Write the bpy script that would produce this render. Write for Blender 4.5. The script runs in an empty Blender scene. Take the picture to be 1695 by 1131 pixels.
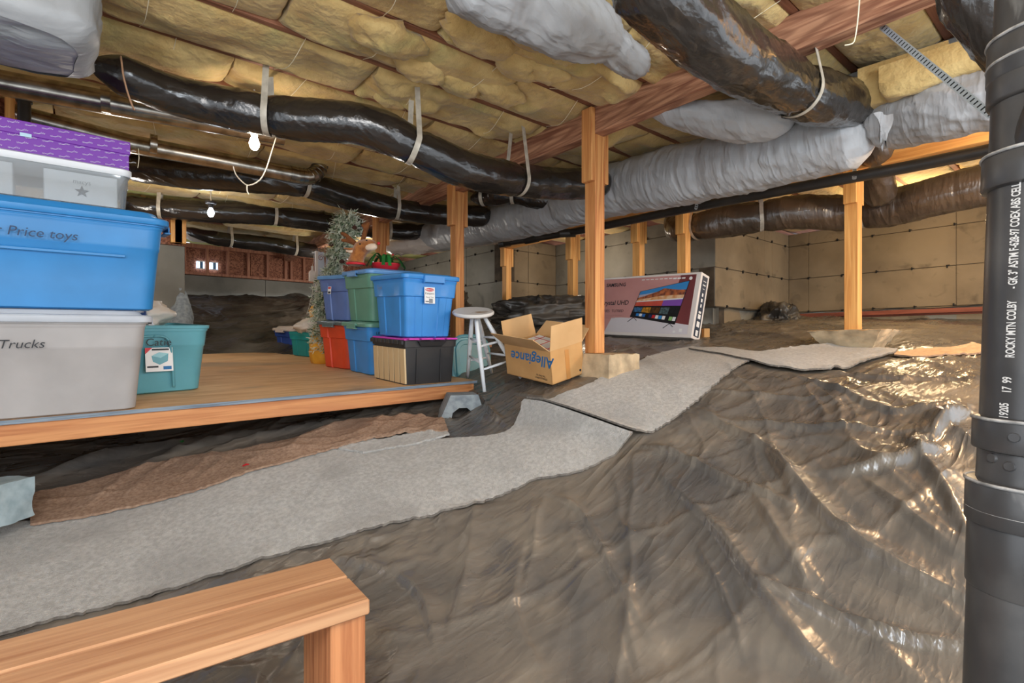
import bpy, bmesh, math, random
import numpy as np
from mathutils import Matrix, Vector
random.seed(7); rng = np.random.default_rng(7)
SC = bpy.context.scene; COL = SC.collection
ZC = 1.05; YAW = math.radians(39.5)

# ---------------------------------------------------------------- camera
cam = bpy.data.cameras.new('camera'); cam.sensor_width = 36; cam.lens = 850/1695*36
cam.clip_start = .05; cam.clip_end = 60
co = bpy.data.objects.new('camera', cam); COL.objects.link(co)
co.location = (0, 0, ZC); co.rotation_euler = (math.pi/2, 0, -YAW); SC.camera = co

# ---------------------------------------------------------------- world, lamps, exposure
w = bpy.data.worlds.new('world'); SC.world = w; w.use_nodes = True
bg = w.node_tree.nodes['Background']; bg.inputs[0].default_value = (.86, .93, 1, 1); bg.inputs[1].default_value = 1.5
SC.view_settings.view_transform = 'Standard'; SC.view_settings.look = 'None'
SC.view_settings.exposure = 0.55; SC.view_settings.gamma = 1; SC.view_settings.use_curve_mapping = False
def lamp(loc, power, color, size, kind='POINT'):
    l = bpy.data.lights.new('lamp', kind); l.energy = power; l.color = color
    l.shadow_soft_size = size
    o = bpy.data.objects.new('bulb_or_fill_light', l); COL.objects.link(o); o.location = loc; return o
F = np.array([math.sin(YAW), math.cos(YAW), 0]); R = np.array([math.cos(YAW), -math.sin(YAW), 0]); U = np.array([0, 0, 1.])
def dr(px, py): return F+(px-847.5)/850*R+(565.5-py)/850*U
def W(px, py, D): return D*dr(px, py)+np.array([0, 0, ZC])
BULB_A = W(421, 237, 2.98); BULB_B = W(349, 352, 4.75)
lamp(BULB_A-np.array([0, 0, .01]), 26, (1, .84, .66), .03)
lamp(BULB_B-np.array([0, 0, .01]), 30, (.94, .98, 1), .03)
lamp((3.95, -.35, ZC+1.15), 62, (1, .72, .44), .05)       # bare bulb beyond the right edge of the frame
lamp((6.1, 1.3, ZC+1.15), 24, (1, .72, .42), .06)
lamp((-.75, -.5, ZC+.9), 66, (1, .97, .94), .30)           # soft fill lights added behind the viewer, no real fixtures
lamp((1.3, -1.2, ZC+.9), 74, (.86, .94, 1), .22)
lamp((3.0, 7.0, ZC+.85), 20, (1, .93, .84), .10)           # unseen fill lights added to brighten the deep crawl space
lamp((4.9, 4.6, ZC+1.05), 8, (1, .84, .66), .08)
lamp((.2, 5.3, ZC+1.0), 8, (1, .92, .82), .08)

# ---------------------------------------------------------------- noise
def _h(i, j, k):
    n = (i.astype(np.int64)*374761393+j.astype(np.int64)*668265263+k.astype(np.int64)*2147483647) & 0xffffffff
    n = ((n ^ (n >> 13))*1274126177) & 0xffffffff
    n = (n ^ (n >> 16)) & 0xffffffff
    return n/4294967295.
def vn(x, y, z=0.):
    x, y, z = np.broadcast_arrays(np.asarray(x, float), np.asarray(y, float), np.asarray(z, float))
    i, j, k = np.floor(x), np.floor(y), np.floor(z); fx, fy, fz = x-i, y-j, z-k
    sx, sy, sz = [t*t*t*(t*(t*6-15)+10) for t in (fx, fy, fz)]
    r = 0
    for a in (0, 1):
        for b in (0, 1):
            for c in (0, 1):
                r = r+_h(i+a, j+b, k+c)*np.where(a, sx, 1-sx)*np.where(b, sy, 1-sy)*np.where(c, sz, 1-sz)
    return r
def fbm(x, y, z=0., o=4):
    r, a, t = 0, 1., 0
    for q in range(o): r = r+a*vn(np.asarray(x)*2**q+q*17.3, np.asarray(y)*2**q+q*9.1, np.asarray(z)*2**q+q*3.7); t += a; a *= .5
    return r/t
def ridge(x, y, z=0.): return 1-np.abs(2*vn(x, y, z)-1)

# ---------------------------------------------------------------- materials
def lin(c): return tuple(((v/255)/12.92 if v/255 <= .04045 else ((v/255+.055)/1.055)**2.4) for v in c)
MATS = {}
def mat(name, c, rough=.5, c2=None, scale=(4, 4, 4), lo=.35, hi=.65, detail=6, metal=0, bump=0, bscale=(40, 40, 40), bdist=.004,
        spec=.5, emit=None, estr=0, rough2=None, distort=0, trans=0, alpha=1, coat=0, c3=None, s3=(1, 1, 1), lo3=.55, hi3=.7, sheen=0):
    if name in MATS: return MATS[name]
    m = bpy.data.materials.new(name); m.use_nodes = True; nt = m.node_tree; N = nt.nodes; L = nt.links
    b = N['Principled BSDF']; b.inputs['Base Color'].default_value = (*lin(c), 1); b.inputs['Roughness'].default_value = rough
    b.inputs['Metallic'].default_value = metal; b.inputs['Specular IOR Level'].default_value = spec
    b.inputs['Transmission Weight'].default_value = trans; b.inputs['Alpha'].default_value = alpha
    b.inputs['Coat Weight'].default_value = coat; b.inputs['Sheen Weight'].default_value = sheen
    if emit: b.inputs['Emission Color'].default_value = (*lin(emit), 1); b.inputs['Emission Strength'].default_value = estr
    tc = N.new('ShaderNodeTexCoord')
    def noise(sc, det, dist=0):
        mp = N.new('ShaderNodeMapping'); mp.inputs['Scale'].default_value = sc; L.new(tc.outputs['Object'], mp.inputs[0])
        n = N.new('ShaderNodeTexNoise'); n.inputs['Scale'].default_value = 1; n.inputs['Detail'].default_value = det
        n.inputs['Distortion'].default_value = dist; L.new(mp.outputs[0], n.inputs['Vector']); return n
    def rng_(n, a, b_):
        r = N.new('ShaderNodeMapRange'); r.inputs[1].default_value = a; r.inputs[2].default_value = b_; L.new(n.outputs[0], r.inputs[0]); return r
    if c2:
        r = rng_(noise(scale, detail, distort), lo, hi)
        mx = N.new('ShaderNodeMix'); mx.data_type = 'RGBA'; L.new(r.outputs[0], mx.inputs[0])
        mx.inputs[6].default_value = (*lin(c), 1); mx.inputs[7].default_value = (*lin(c2), 1); out = mx.outputs[2]
        if c3:
            r3 = rng_(noise(s3, 5, .6), lo3, hi3); m3 = N.new('ShaderNodeMix'); m3.data_type = 'RGBA'
            L.new(r3.outputs[0], m3.inputs[0]); L.new(out, m3.inputs[6]); m3.inputs[7].default_value = (*lin(c3), 1); out = m3.outputs[2]
        L.new(out, b.inputs['Base Color'])
        if rough2 is not None:
            rr = N.new('ShaderNodeMapRange'); L.new(r.outputs[0], rr.inputs[0]); rr.inputs[3].default_value = rough; rr.inputs[4].default_value = rough2
            L.new(rr.outputs[0], b.inputs['Roughness'])
    if bump:
        n = noise(bscale, 5); bp = N.new('ShaderNodeBump'); bp.inputs['Strength'].default_value = bump; bp.inputs['Distance'].default_value = bdist
        L.new(n.outputs[0], bp.inputs['Height']); L.new(bp.outputs[0], b.inputs['Normal'])
    MATS[name] = m; return m
def wood(name, a, b, c=None, axis=0, rough=.6):
    s = [34, 34, 34]; s[axis] = 1.6; t = [7, 7, 7]; t[axis] = 1.1
    return mat(name, a, rough, b, tuple(s), .38, .66, 8, bump=.5, bscale=tuple(v*2 for v in s), bdist=.002, distort=1.2, c3=c, s3=tuple(t))
M_post = wood('post_fir', (222, 160, 96), (186, 112, 58), (206, 132, 70), 2)
M_post2 = wood('post_pine', (236, 180, 106), (206, 140, 72), (222, 158, 86), 2)
M_beam = wood('beam_fir', (196, 146, 114), (134, 84, 62), (172, 116, 88), 1)
def cathedral(m, ax=1, dark=(112, 66, 48)):
    nt = m.node_tree; N = nt.nodes; L = nt.links; b = N['Principled BSDF']; tc = [n for n in N if n.type == 'TEX_COORD'][0]; mp = N.new('ShaderNodeMapping'); sc = [11, 11, 11]; sc[ax] = .7; mp.inputs['Scale'].default_value = sc
    wv = N.new('ShaderNodeTexWave'); wv.wave_type = 'RINGS'; wv.rings_direction = 'SPHERICAL'; wv.inputs['Scale'].default_value = 2.2; wv.inputs['Distortion'].default_value = 3.5; wv.inputs['Detail'].default_value = 2; wv.inputs['Detail Scale'].default_value = .7
    L.new(tc.outputs['Object'], mp.inputs[0]); L.new(mp.outputs[0], wv.inputs['Vector']); rr = N.new('ShaderNodeMapRange'); rr.inputs[1].default_value = .5; rr.inputs[2].default_value = .95; rr.inputs[4].default_value = .5; L.new(wv.outputs[0], rr.inputs[0])
    mx = N.new('ShaderNodeMix'); mx.data_type = 'RGBA'; L.new(rr.outputs[0], mx.inputs[0]); L.new(b.inputs['Base Color'].links[0].from_socket, mx.inputs[6]); mx.inputs[7].default_value = (*lin(dark), 1); L.new(mx.outputs[2], b.inputs['Base Color'])
cathedral(M_beam)
M_beam2 = wood('beam_pine', (230, 176, 104), (196, 132, 70), (214, 156, 90), 1)
M_joist = wood('joist_wood', (160, 108, 80), (112, 68, 48), (138, 88, 64), 0)
M_rail = wood('rail_wood', (214, 150, 96), (180, 112, 66), (200, 134, 88), 0)
M_step = wood('step_wood', (208, 160, 118), (178, 126, 88), (196, 144, 104), 0)
M_stepz = wood('step_leg_wood', (216, 148, 98), (176, 108, 66), (198, 130, 86), 2)
M_ply = mat('plywood_deck', (226, 186, 138), .6, (198, 150, 102), (2.2, 12, 12), .35, .68, 8, bump=.3, bscale=(6, 60, 60), bdist=.001, distort=1.5,
            c3=(150, 132, 112), s3=(1.1, 1.6, 1), lo3=.56, hi3=.74)
M_plyedge = mat('plywood_edge', (142, 156, 168), .7, (104, 118, 132), (5, 5, 200), .4, .6)
M_osb = mat('osb_board', (172, 116, 88), .75, (112, 66, 48), (22, 22, 22), .42, .58, 2, bump=.6, bscale=(30, 30, 30), bdist=.003, distort=2.5)
M_stud = wood('stud_wood', (180, 124, 96), (140, 86, 64), None, 2)
M_conc = mat('concrete', (144, 129, 106), .9, (118, 104, 84), (1.6, 1.6, 2.2), .35, .65, 9, bump=.45, bscale=(26, 26, 26), bdist=.004,
             c3=(94, 83, 68), s3=(5, 5, 1.2), lo3=.58, hi3=.78)
M_concg = mat('concrete_grey', (136, 134, 126), .9, (112, 110, 102), (1.8, 1.8, 2.2), .35, .65, 9, bump=.45, bscale=(26, 26, 26), bdist=.004,
              c3=(100, 98, 92), s3=(4, 4, 1.3), lo3=.58, hi3=.78)
M_white_patch = mat('efflorescence', (178, 180, 176), .9, (146, 148, 146), (3, 3, 1.6), .4, .62, 9)
M_joint = mat('joint_dark', (84, 74, 62), .95, (60, 52, 44), (9, 9, 9))
M_pier = mat('pier_concrete', (208, 186, 152), .92, (160, 142, 116), (9, 9, 9), .4, .65, 8, bump=.6, bscale=(60, 60, 60), bdist=.005)
M_pierb = mat('pier_concrete_blue', (152, 160, 164), .92, (124, 132, 138), (30, 30, 30), .4, .65, 8, bump=.5, bscale=(90, 90, 90), bdist=.003)
M_dirt = mat('dirt', (92, 80, 66), .95, (64, 54, 44), (5, 5, 5), bump=.5, bscale=(30, 30, 30))
M_batt = mat('fiberglass', (220, 190, 128), .95, (188, 154, 94), (4.5, 4.5, 4.5), .38, .62, 8, bump=1, bscale=(26, 26, 26), bdist=.014,
             c3=(178, 162, 104), s3=(2.2, 3, 2), lo3=.52, hi3=.7, sheen=.2)
M_battg = mat('fiberglass_green', (206, 206, 140), .95, (172, 170, 100), (5, 5, 5), .38, .62, 8, bump=.9, bscale=(34, 34, 34), bdist=.012)
M_sheet = mat('black_polyethylene', (84, 82, 81), .18, (130, 120, 107), (1.5, 1.9, 3), .3, .7, 7, bump=.25, bscale=(24, 24, 24), bdist=.006, spec=.75, rough2=.40,
              distort=1.2, c3=(88, 86, 84), s3=(2.5, 3, 4), lo3=.5, hi3=.8)
M_sheet2 = mat('black_polyethylene_old', (54, 52, 50), .28, (98, 92, 84), (2, 2, 3), .4, .64, 7, bump=.4, bscale=(20, 20, 20), bdist=.006, spec=.6, rough2=.5)
def crinkle(m, st=.8, patch=False):
    nt = m.node_tree; N = nt.nodes; L = nt.links; b = N['Principled BSDF']; tc = [n for n in N if n.type == 'TEX_COORD'][0]; prev = b.inputs['Normal'].links[0].from_socket if b.inputs['Normal'].links else None
    for sc, rot, typ, k, dist in (((1.6, 7, 1.6), .75, 'R', .7, .010), ((3, 14, 3), -.45, 'R', .7, .0055), ((6, 22, 6), 1.6, 'R', .6, .003), ((13, 40, 13), .2, 'R', .5, .0015)):
        mp = N.new('ShaderNodeMapping'); mp.inputs['Scale'].default_value = sc; mp.inputs['Rotation'].default_value = (0, 0, rot); L.new(tc.outputs['Object'], mp.inputs[0])
        if typ == 'R':
            n = N.new('ShaderNodeTexNoise'); n.inputs['Scale'].default_value = 1; n.inputs['Detail'].default_value = 1.5; n.inputs['Distortion'].default_value = .35; o = n.outputs[0]
            for op, v in (('SUBTRACT', .5), ('ABSOLUTE', 0), ('MULTIPLY', -7.), ('ADD', 1.), ('MAXIMUM', -.6)):
                q = N.new('ShaderNodeMath'); q.operation = op; L.new(o, q.inputs[0]); q.inputs[1].default_value = v; o = q.outputs[0]
        else:
            n = N.new('ShaderNodeTexVoronoi'); n.feature = 'F1'; n.inputs['Scale'].default_value = 1; o = n.outputs['Distance']
        L.new(mp.outputs[0], n.inputs['Vector']); bp = N.new('ShaderNodeBump'); bp.inputs['Strength'].default_value = k*st; bp.inputs['Distance'].default_value = dist; L.new(o, bp.inputs['Height'])
        if patch:
            pn = N.new('ShaderNodeTexNoise'); pn.inputs['Scale'].default_value = 1.7+rot; pn.inputs['Detail'].default_value = 2; L.new(tc.outputs['Object'], pn.inputs['Vector']); pr = N.new('ShaderNodeMapRange')
            pr.inputs[1].default_value = .40; pr.inputs[2].default_value = .66; pr.inputs[3].default_value = .12*k*st; pr.inputs[4].default_value = k*st; L.new(pn.outputs[0], pr.inputs[0]); L.new(pr.outputs[0], bp.inputs['Strength'])
        if prev: L.new(prev, bp.inputs['Normal'])
        prev = bp.outputs[0]
    L.new(prev, b.inputs['Normal'])
crinkle(M_sheet, 1., True); crinkle(M_sheet2, .8)
M_duct = mat('black_duct_jacket', (30, 27, 26), .22, (44, 39, 36), (4, 4, 4), bump=.45, bscale=(60, 60, 60), bdist=.004, spec=.8, coat=.25)
M_trunk = mat('white_duct_wrap', (186, 187, 189), .42, (168, 169, 171), (3, 3, 3), bump=.3, bscale=(30, 30, 30), bdist=.006, spec=.5)
M_trunkp = mat('white_duct_wrap_warm', (214, 204, 194), .5, (192, 180, 170), (3, 3, 3), bump=.3, bscale=(30, 30, 30), bdist=.006)
crinkle(M_duct, .6); crinkle(M_trunk, .7); crinkle(M_trunkp, .5)
M_duct2 = mat('lit_dusty_duct_jacket', (66, 55, 46), .30, (84, 70, 58), (4, 4, 4), bump=.4, bscale=(60, 60, 60), bdist=.004, spec=.8, coat=.2); crinkle(M_duct2, .6)  # dusty black jacket, warm lamplight painted into its brown base colour
M_wrap = mat('grey_wrap', (160, 162, 164), .45, (140, 142, 144), (3, 3, 3), bump=.3, bscale=(24, 24, 24), bdist=.006); crinkle(M_wrap, .5)
M_galv = mat('galvanised_metal', (196, 190, 180), .26, (150, 144, 134), (16, 16, 16), .35, .65, 3, metal=1)
M_strap = mat('nylon_strap', (214, 206, 190), .45, (184, 176, 160), (20, 20, 20), metal=.15)
M_abs = mat('abs_pipe', (62, 62, 63), .33, (88, 87, 86), (12, 12, 9), .45, .75, 8, bump=.15, bscale=(40, 40, 40), bdist=.002, spec=.6,
            c3=(122, 122, 120), s3=(26, 26, 12), lo3=.66, hi3=.8)
M_absring = mat('pipe_cement', (196, 196, 194), .5, (120, 120, 120), (50, 50, 50))
M_absh = mat('abs_pipe_long', (40, 38, 37), .35, (58, 54, 50), (5, 5, 5), spec=.6)
M_print = mat('white_print', (212, 212, 210), .6)
M_carpet = mat('grey_carpet', (196, 194, 190), .98, (168, 166, 162), (55, 55, 55), .35, .65, 6, bump=1, bscale=(190, 190, 190), bdist=.008,
               c3=(150, 147, 143), s3=(2.4, 2.4, 2.4), lo3=.5, hi3=.8, sheen=.3)
M_brown = mat('carpet_backing', (172, 144, 122), .98, (142, 114, 94), (70, 70, 70), .35, .65, 5, bump=.8, bscale=(170, 170, 170), bdist=.004,
              c3=(124, 100, 84), s3=(2, 2, 2))
M_cedge = mat('carpet_edge', (128, 122, 114), .98, (96, 90, 84), (60, 60, 60))
M_tan = mat('tan_backing', (226, 196, 160), .95, (206, 172, 134), (40, 40, 40), bump=.5, bscale=(150, 150, 150))
def plastic(name, c, rough=.38): return mat(name, c, rough, tuple(int(v*.94) for v in c), (6, 6, 6), bump=.06, bscale=(90, 90, 90), bdist=.001)
M_blue = plastic('blue_plastic', (50, 138, 204)); M_blue2 = plastic('bright_blue_plastic', (62, 146, 222))
M_peri = plastic('periwinkle_plastic', (102, 128, 190)); M_green = plastic('green_plastic', (108, 160, 138))
M_lidgreen = plastic('pale_green_plastic', (112, 166, 146)); M_red = plastic('red_plastic', (226, 78, 44))
M_grey = plastic('grey_plastic', (176, 172, 170)); M_glid = plastic('grey_lid_plastic', (196, 202, 210))
M_teal = plastic('teal_plastic', (98, 168, 182)); M_teal2 = plastic('deep_teal_plastic', (22, 148, 150))
M_navy = plastic('navy_plastic', (52, 84, 168)); M_blk = plastic('black_crate_plastic', (52, 51, 52), .5)
M_mag = plastic('magenta_plastic', (226, 70, 196)); M_dkgrey = plastic('dark_grey_plastic', (96, 110, 112))
M_cream = plastic('cream_plastic', (226, 212, 202)); M_lidtop = plastic('pale_blue_plastic', (104, 160, 220))
M_clear = mat('clear_plastic', (232, 236, 238), .12, trans=.85, spec=.5)
M_white = mat('white_paper', (238, 238, 238), .7); M_whitep = mat('white_paint', (236, 240, 244), .45, (214, 214, 212), (8, 8, 8), .5, .7)
M_worn = mat('worn_seat_paint', (232, 230, 226), .5, (172, 146, 116), (5, 9, 5), .56, .66, 8)
M_purple = mat('purple_card', (112, 28, 160), .4)
M_card = mat('cardboard', (214, 166, 108), .8, (196, 148, 92), (4, 4, 4), bump=.15, bscale=(6, 200, 6), bdist=.001)
M_cardin = mat('cardboard_inside', (222, 180, 128), .8, (206, 162, 110), (4, 4, 4))
M_tape = mat('brown_tape', (202, 142, 80), .3)
M_ink = mat('black_ink', (30, 34, 40), .6); M_inkb = mat('blue_ink', (30, 108, 168), .6); M_redink = mat('red_ink', (206, 36, 48), .5)
M_darkink = mat('marker_ink', (38, 62, 96), .6)
M_glow = mat('lit_bulb', (255, 250, 240), .5, emit=(255, 240, 220), estr=30)
M_glowb = mat('lit_bulb_cool', (240, 250, 255), .5, emit=(235, 245, 255), estr=30)
M_day = mat('daylight_vent', (220, 235, 255), .5, emit=(214, 232, 255), estr=2.2)
M_cord = mat('white_cord', (232, 224, 210), .5); M_twine = mat('twine', (236, 226, 196), .8)
M_fur = mat('brown_plush', (178, 112, 48), .95, (146, 84, 34), (30, 30, 30), bump=.8, bscale=(160, 160, 160), bdist=.006, sheen=.5)
M_furd = mat('dark_brown_plush', (128, 76, 36), .95, (106, 60, 28), (30, 30, 30), bump=.8, bscale=(160, 160, 160), bdist=.006)
M_furl = mat('pale_plush', (230, 206, 182), .95, bump=.5, bscale=(150, 150, 150))
M_needle = mat('pine_needle', (70, 104, 66), .7, (104, 132, 96), (9, 9, 9)); M_flock = mat('flocked_needle', (236, 236, 222), .9, (196, 204, 176), (20, 20, 20))
M_cone = mat('pine_cone', (104, 66, 52), .7, (70, 44, 34), (60, 60, 60))
M_rust = mat('rusty_iron', (156, 108, 84), .55, (112, 74, 58), (40, 40, 40), metal=.4)
M_ribbon = mat('green_ribbon', (42, 124, 56), .3, (28, 92, 44), (14, 14, 14)); M_bag = mat('white_bag', (232, 222, 212), .35, (214, 202, 190), (8, 8, 8), bump=.3)
M_yel = mat('yellow_plastic', (240, 180, 60), .45, (222, 156, 46), (8, 8, 8)); M_steel = mat('zinc_steel', (176, 186, 196), .4, metal=.35)
M_hole = mat('dark_hole', (24, 24, 24), .8); M_paperf = mat('kraft_facing', (236, 186, 138), .6, (214, 160, 112), (5, 5, 5), bump=.3, bscale=(12, 12, 12), bdist=.01)
M_foil = mat('silver_foil', (226, 222, 210), .3, (190, 182, 160), (14, 14, 14), metal=.6, bump=.8, bscale=(26, 26, 26), bdist=.01)

# ---------------------------------------------------------------- object helpers
def props(o, label=None, cat=None, group=None, kind=None):
    if label: o['label'] = label
    if cat: o['category'] = cat
    if group: o['group'] = group
    if kind: o['kind'] = kind
    return o
def empty(name, label, cat, M=None, group=None, kind=None):
    o = bpy.data.objects.new(name, None); COL.objects.link(o); o.empty_display_size = .1
    if M is not None: o.matrix_world = M
    return props(o, label, cat, group, kind)
class MB:
    def __init__(s): s.v = []; s.f = []; s.m = []; s.n = 0
    def add(s, V, Fc, mi=0, M=None):
        V = np.asarray(V, float).reshape(-1, 3)
        if M is not None: A = np.array(M); V = V@A[:3, :3].T+A[:3, 3]
        s.v.append(V); s.f += [tuple(i+s.n for i in f) for f in Fc]; s.m += [mi]*len(Fc); s.n += len(V); return s
    def box(s, c, size, M=None, mi=0, ch=0):
        x, y, z = [q/2 for q in size]; c = np.asarray(c, float)
        if ch:
            V = []
            for sx in (-1, 1):
                for sy in (-1, 1):
                    for sz in (-1, 1):
                        V += [(sx*x, sy*(y-ch), sz*(z-ch)), (sx*(x-ch), sy*y, sz*(z-ch)), (sx*(x-ch), sy*(y-ch), sz*z)]
            def I(a, b, g, k): return ((a > 0)*4+(b > 0)*2+(g > 0))*3+k
            Fc = []
            for a in (-1, 1):
                q = [I(a, -1, -1, 0), I(a, 1, -1, 0), I(a, 1, 1, 0), I(a, -1, 1, 0)]; Fc.append(q if a > 0 else q[::-1])
                q = [I(-1, a, -1, 1), I(1, a, -1, 1), I(1, a, 1, 1), I(-1, a, 1, 1)]; Fc.append(q[::-1] if a > 0 else q)
                q = [I(-1, -1, a, 2), I(1, -1, a, 2), I(1, 1, a, 2), I(-1, 1, a, 2)]; Fc.append(q if a > 0 else q[::-1])
            for a in (-1, 1):
                for b in (-1, 1):
                    Fc += [[I(a, b, -1, 0), I(a, b, -1, 1), I(a, b, 1, 1), I(a, b, 1, 0)], [I(a, -1, b, 0), I(a, -1, b, 2), I(a, 1, b, 2), I(a, 1, b, 0)],
                           [I(-1, a, b, 1), I(-1, a, b, 2), I(1, a, b, 2), I(1, a, b, 1)]]
                    for g in (-1, 1): Fc.append([I(a, b, g, 0), I(a, b, g, 1), I(a, b, g, 2)])
        else:
            V = [(a*x, b*y, g*z) for a in (-1, 1) for b in (-1, 1) for g in (-1, 1)]
            Fc = [(0, 1, 3, 2), (4, 6, 7, 5), (0, 4, 5, 1), (2, 3, 7, 6), (0, 2, 6, 4), (1, 5, 7, 3)]
        return s.add(np.array(V)+c, Fc, mi, M)
    def grid(s, P, mi=0, wrap=False, M=None):      # P (n,m,3)
        n, m = P.shape[:2]; idx = np.arange(n*m).reshape(n, m)
        if wrap: a = idx[:-1]; b = idx[1:]; q = np.stack([a, np.roll(a, -1, 1), np.roll(b, -1, 1), b], -1)
        else: q = np.stack([idx[:-1, :-1], idx[:-1, 1:], idx[1:, 1:], idx[1:, :-1]], -1)
        return s.add(P.reshape(-1, 3), q.reshape(-1, 4).tolist(), mi, M)
    def loft(s, secs, cap=(True, True), mi=0, M=None):
        P = np.array(secs); s.grid(P, mi, True, M); n = s.n-P.shape[0]*P.shape[1]; k = P.shape[1]
        if cap[0]: s.f.append(tuple(range(n, n+k))[::-1]); s.m.append(mi)
        if cap[1]: s.f.append(tuple(range(n+(P.shape[0]-1)*k, n+P.shape[0]*k))); s.m.append(mi)
        return s
    def cyl(s, a, b, r0, r1=None, n=12, mi=0, M=None):
        r1 = r0 if r1 is None else r1; a, b = np.asarray(a, float), np.asarray(b, float); t = (b-a)/np.linalg.norm(b-a)
        u = np.cross(t, [0, 0, 1.] if abs(t[2]) < .9 else [1., 0, 0]); u /= np.linalg.norm(u); v = np.cross(t, u)
        th = np.arange(n)/n*2*math.pi; c = np.cos(th)[:, None]*u+np.sin(th)[:, None]*v
        return s.loft([a+c*r0, b+c*r1], mi=mi, M=M)
    def tube(s, pts, r, n=8, mi=0, M=None, step=None):
        P, T, Nn, B = frames(pts, step); th = np.arange(n)/n*2*math.pi
        rr = np.interp(np.linspace(0, 1, len(P)), np.linspace(0, 1, np.size(r)), np.atleast_1d(r))
        G = P[:, None]+rr[:, None, None]*(np.cos(th)[None, :, None]*Nn[:, None]+np.sin(th)[None, :, None]*B[:, None])
        return s.loft(G, mi=mi, M=M)
    def lathe(s, prof, n=24, mi=0, M=None):
        th = np.arange(n)/n*2*math.pi
        return s.loft([np.stack([r*np.cos(th), r*np.sin(th), np.full(n, z)], 1) for r, z in prof], mi=mi, M=M)
    def build(s, name, mats, parent=None, smooth=False, link=True):
        V = np.concatenate(s.v) if s.v else np.zeros((0, 3)); me = bpy.data.meshes.new(name)
        me.from_pydata(V.tolist(), [], s.f)
        for m in (mats if isinstance(mats, (list, tuple)) else [mats]): me.materials.append(m)
        me.polygons.foreach_set('material_index', s.m)
        if smooth: me.polygons.foreach_set('use_smooth', [True]*len(me.polygons))
        me.update()
        if smooth and smooth != 'all':
            try: me.set_sharp_from_angle(angle=math.radians(smooth if smooth is not True else 40))
            except Exception: pass
        if not link: return me
        return link_(name, me, parent)
def link_(name, me, parent=None, M=None):
    o = bpy.data.objects.new(name, me); COL.objects.link(o)
    if parent: o.parent = parent
    if M is not None: o.matrix_local = M
    return o
def frames(pts, step=None, up=(0, 0, 1)):
    pts = np.asarray(pts, float)
    if step:
        e = np.vstack([2*pts[0]-pts[1], pts, 2*pts[-1]-pts[-2]]); out = []
        for i in range(1, len(e)-2):
            p0, p1, p2, p3 = e[i-1:i+3]; n = max(2, int(np.linalg.norm(p2-p1)/step)); t = (np.arange(n)/n)[:, None]
            out.append(.5*((2*p1)+(-p0+p2)*t+(2*p0-5*p1+4*p2-p3)*t**2+(-p0+3*p1-3*p2+p3)*t**3))
        pts = np.vstack(out+[pts[-1:]])
    T = np.gradient(pts, axis=0); T /= np.linalg.norm(T, axis=1)[:, None]+1e-12
    up = np.asarray(up, float); Nn = up-(T@up)[:, None]*T
    bad = np.linalg.norm(Nn, axis=1) < .15
    if bad.any():
        u2 = np.array([1., .2, 0]); Nn = u2-(T@u2)[:, None]*T
    Nn /= np.linalg.norm(Nn, axis=1)[:, None]; B = np.cross(T, Nn); return pts, T, Nn, B
def text(body, size, m, parent, M, shear=0, bold=0, align='CENTER', name='lettering', space=1, warp=None):
    c = bpy.data.curves.new('t', 'FONT'); c.body = body; c.size = size; c.shear = shear; c.offset = bold; c.align_x = align; c.align_y = 'CENTER'; c.space_character = space
    c.resolution_u = 3
    o = bpy.data.objects.new('t', c); COL.objects.link(o); dg = bpy.context.evaluated_depsgraph_get()
    me = bpy.data.meshes.new_from_object(o.evaluated_get(dg)); bpy.data.objects.remove(o); bpy.data.curves.remove(c)
    if warp:
        for v in me.vertices: v.co = warp(v.co)
    me.materials.clear(); me.materials.append(m); return link_(name, me, parent, M)
def face(origin, x, y):        # matrix whose XY plane is the face
    x = np.asarray(x, float); x /= np.linalg.norm(x); y = np.asarray(y, float); y = y-(y@x)*x; y /= np.linalg.norm(y); z = np.cross(x, y)
    M = np.eye(4); M[:3, 0] = x; M[:3, 1] = y; M[:3, 2] = z; M[:3, 3] = origin; return Matrix(M.tolist())
def T(x, y, z): return Matrix.Translation((x, y, z))
def Rz(a): return Matrix.Rotation(math.radians(a), 4, 'Z')
def Rx(a): return Matrix.Rotation(math.radians(a), 4, 'X')
def Ry(a): return Matrix.Rotation(math.radians(a), 4, 'Y')

# ---------------------------------------------------------------- ground height
_c = [(0, 1131, 1.5), (0, 1058, 1.62), (0, 868, 2.15), (250, 1000, 1.8), (400, 950, 1.9), (400, 790, 2.5), (250, 745, 2.9), (100, 770, 2.6), (0, 800, 2.4), (580, 738, 2.85),
      (650, 890, 2.05), (875, 805, 2.35), (1050, 735, 2.5), (865, 690, 2.9), (930, 640, 3.05), (802, 652, 3.35), (760, 705, 3.3), (1240, 600, 3.1), (1150, 650, 2.85), (1020, 622, 3.2),
      (1400, 620, 3.0), (1600, 600, 2.9), (1600, 720, 2.1), (1600, 900, 1.6), (1600, 1131, 1.3), (1300, 900, 1.75), (1300, 1131, 1.42), (1000, 1131, 1.5), (1300, 750, 2.3),
      (900, 950, 1.9), (1100, 850, 2.1), (700, 1131, 1.5), (1155, 568, 4.6), (1000, 560, 5.3), (1240, 545, 5.0), (1350, 552, 4.4), (1430, 530, 6.3), (1300, 522, 6.9), (1560, 536, 5.3),
      (1030, 600, 3.9), (1412, 580, 3.9), (814, 618, 3.85), (900, 560, 4.8), (900, 520, 6.2), (800, 530, 6.4), (700, 560, 5.6), (345, 603, 5.3), (460, 600, 5.4), (320, 490, 7.7), (500, 500, 8.3),
      (330, 540, 6.6), (440, 535, 6.9), (1150, 545, 5.6), (600, 700, 3.1)]
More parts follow.
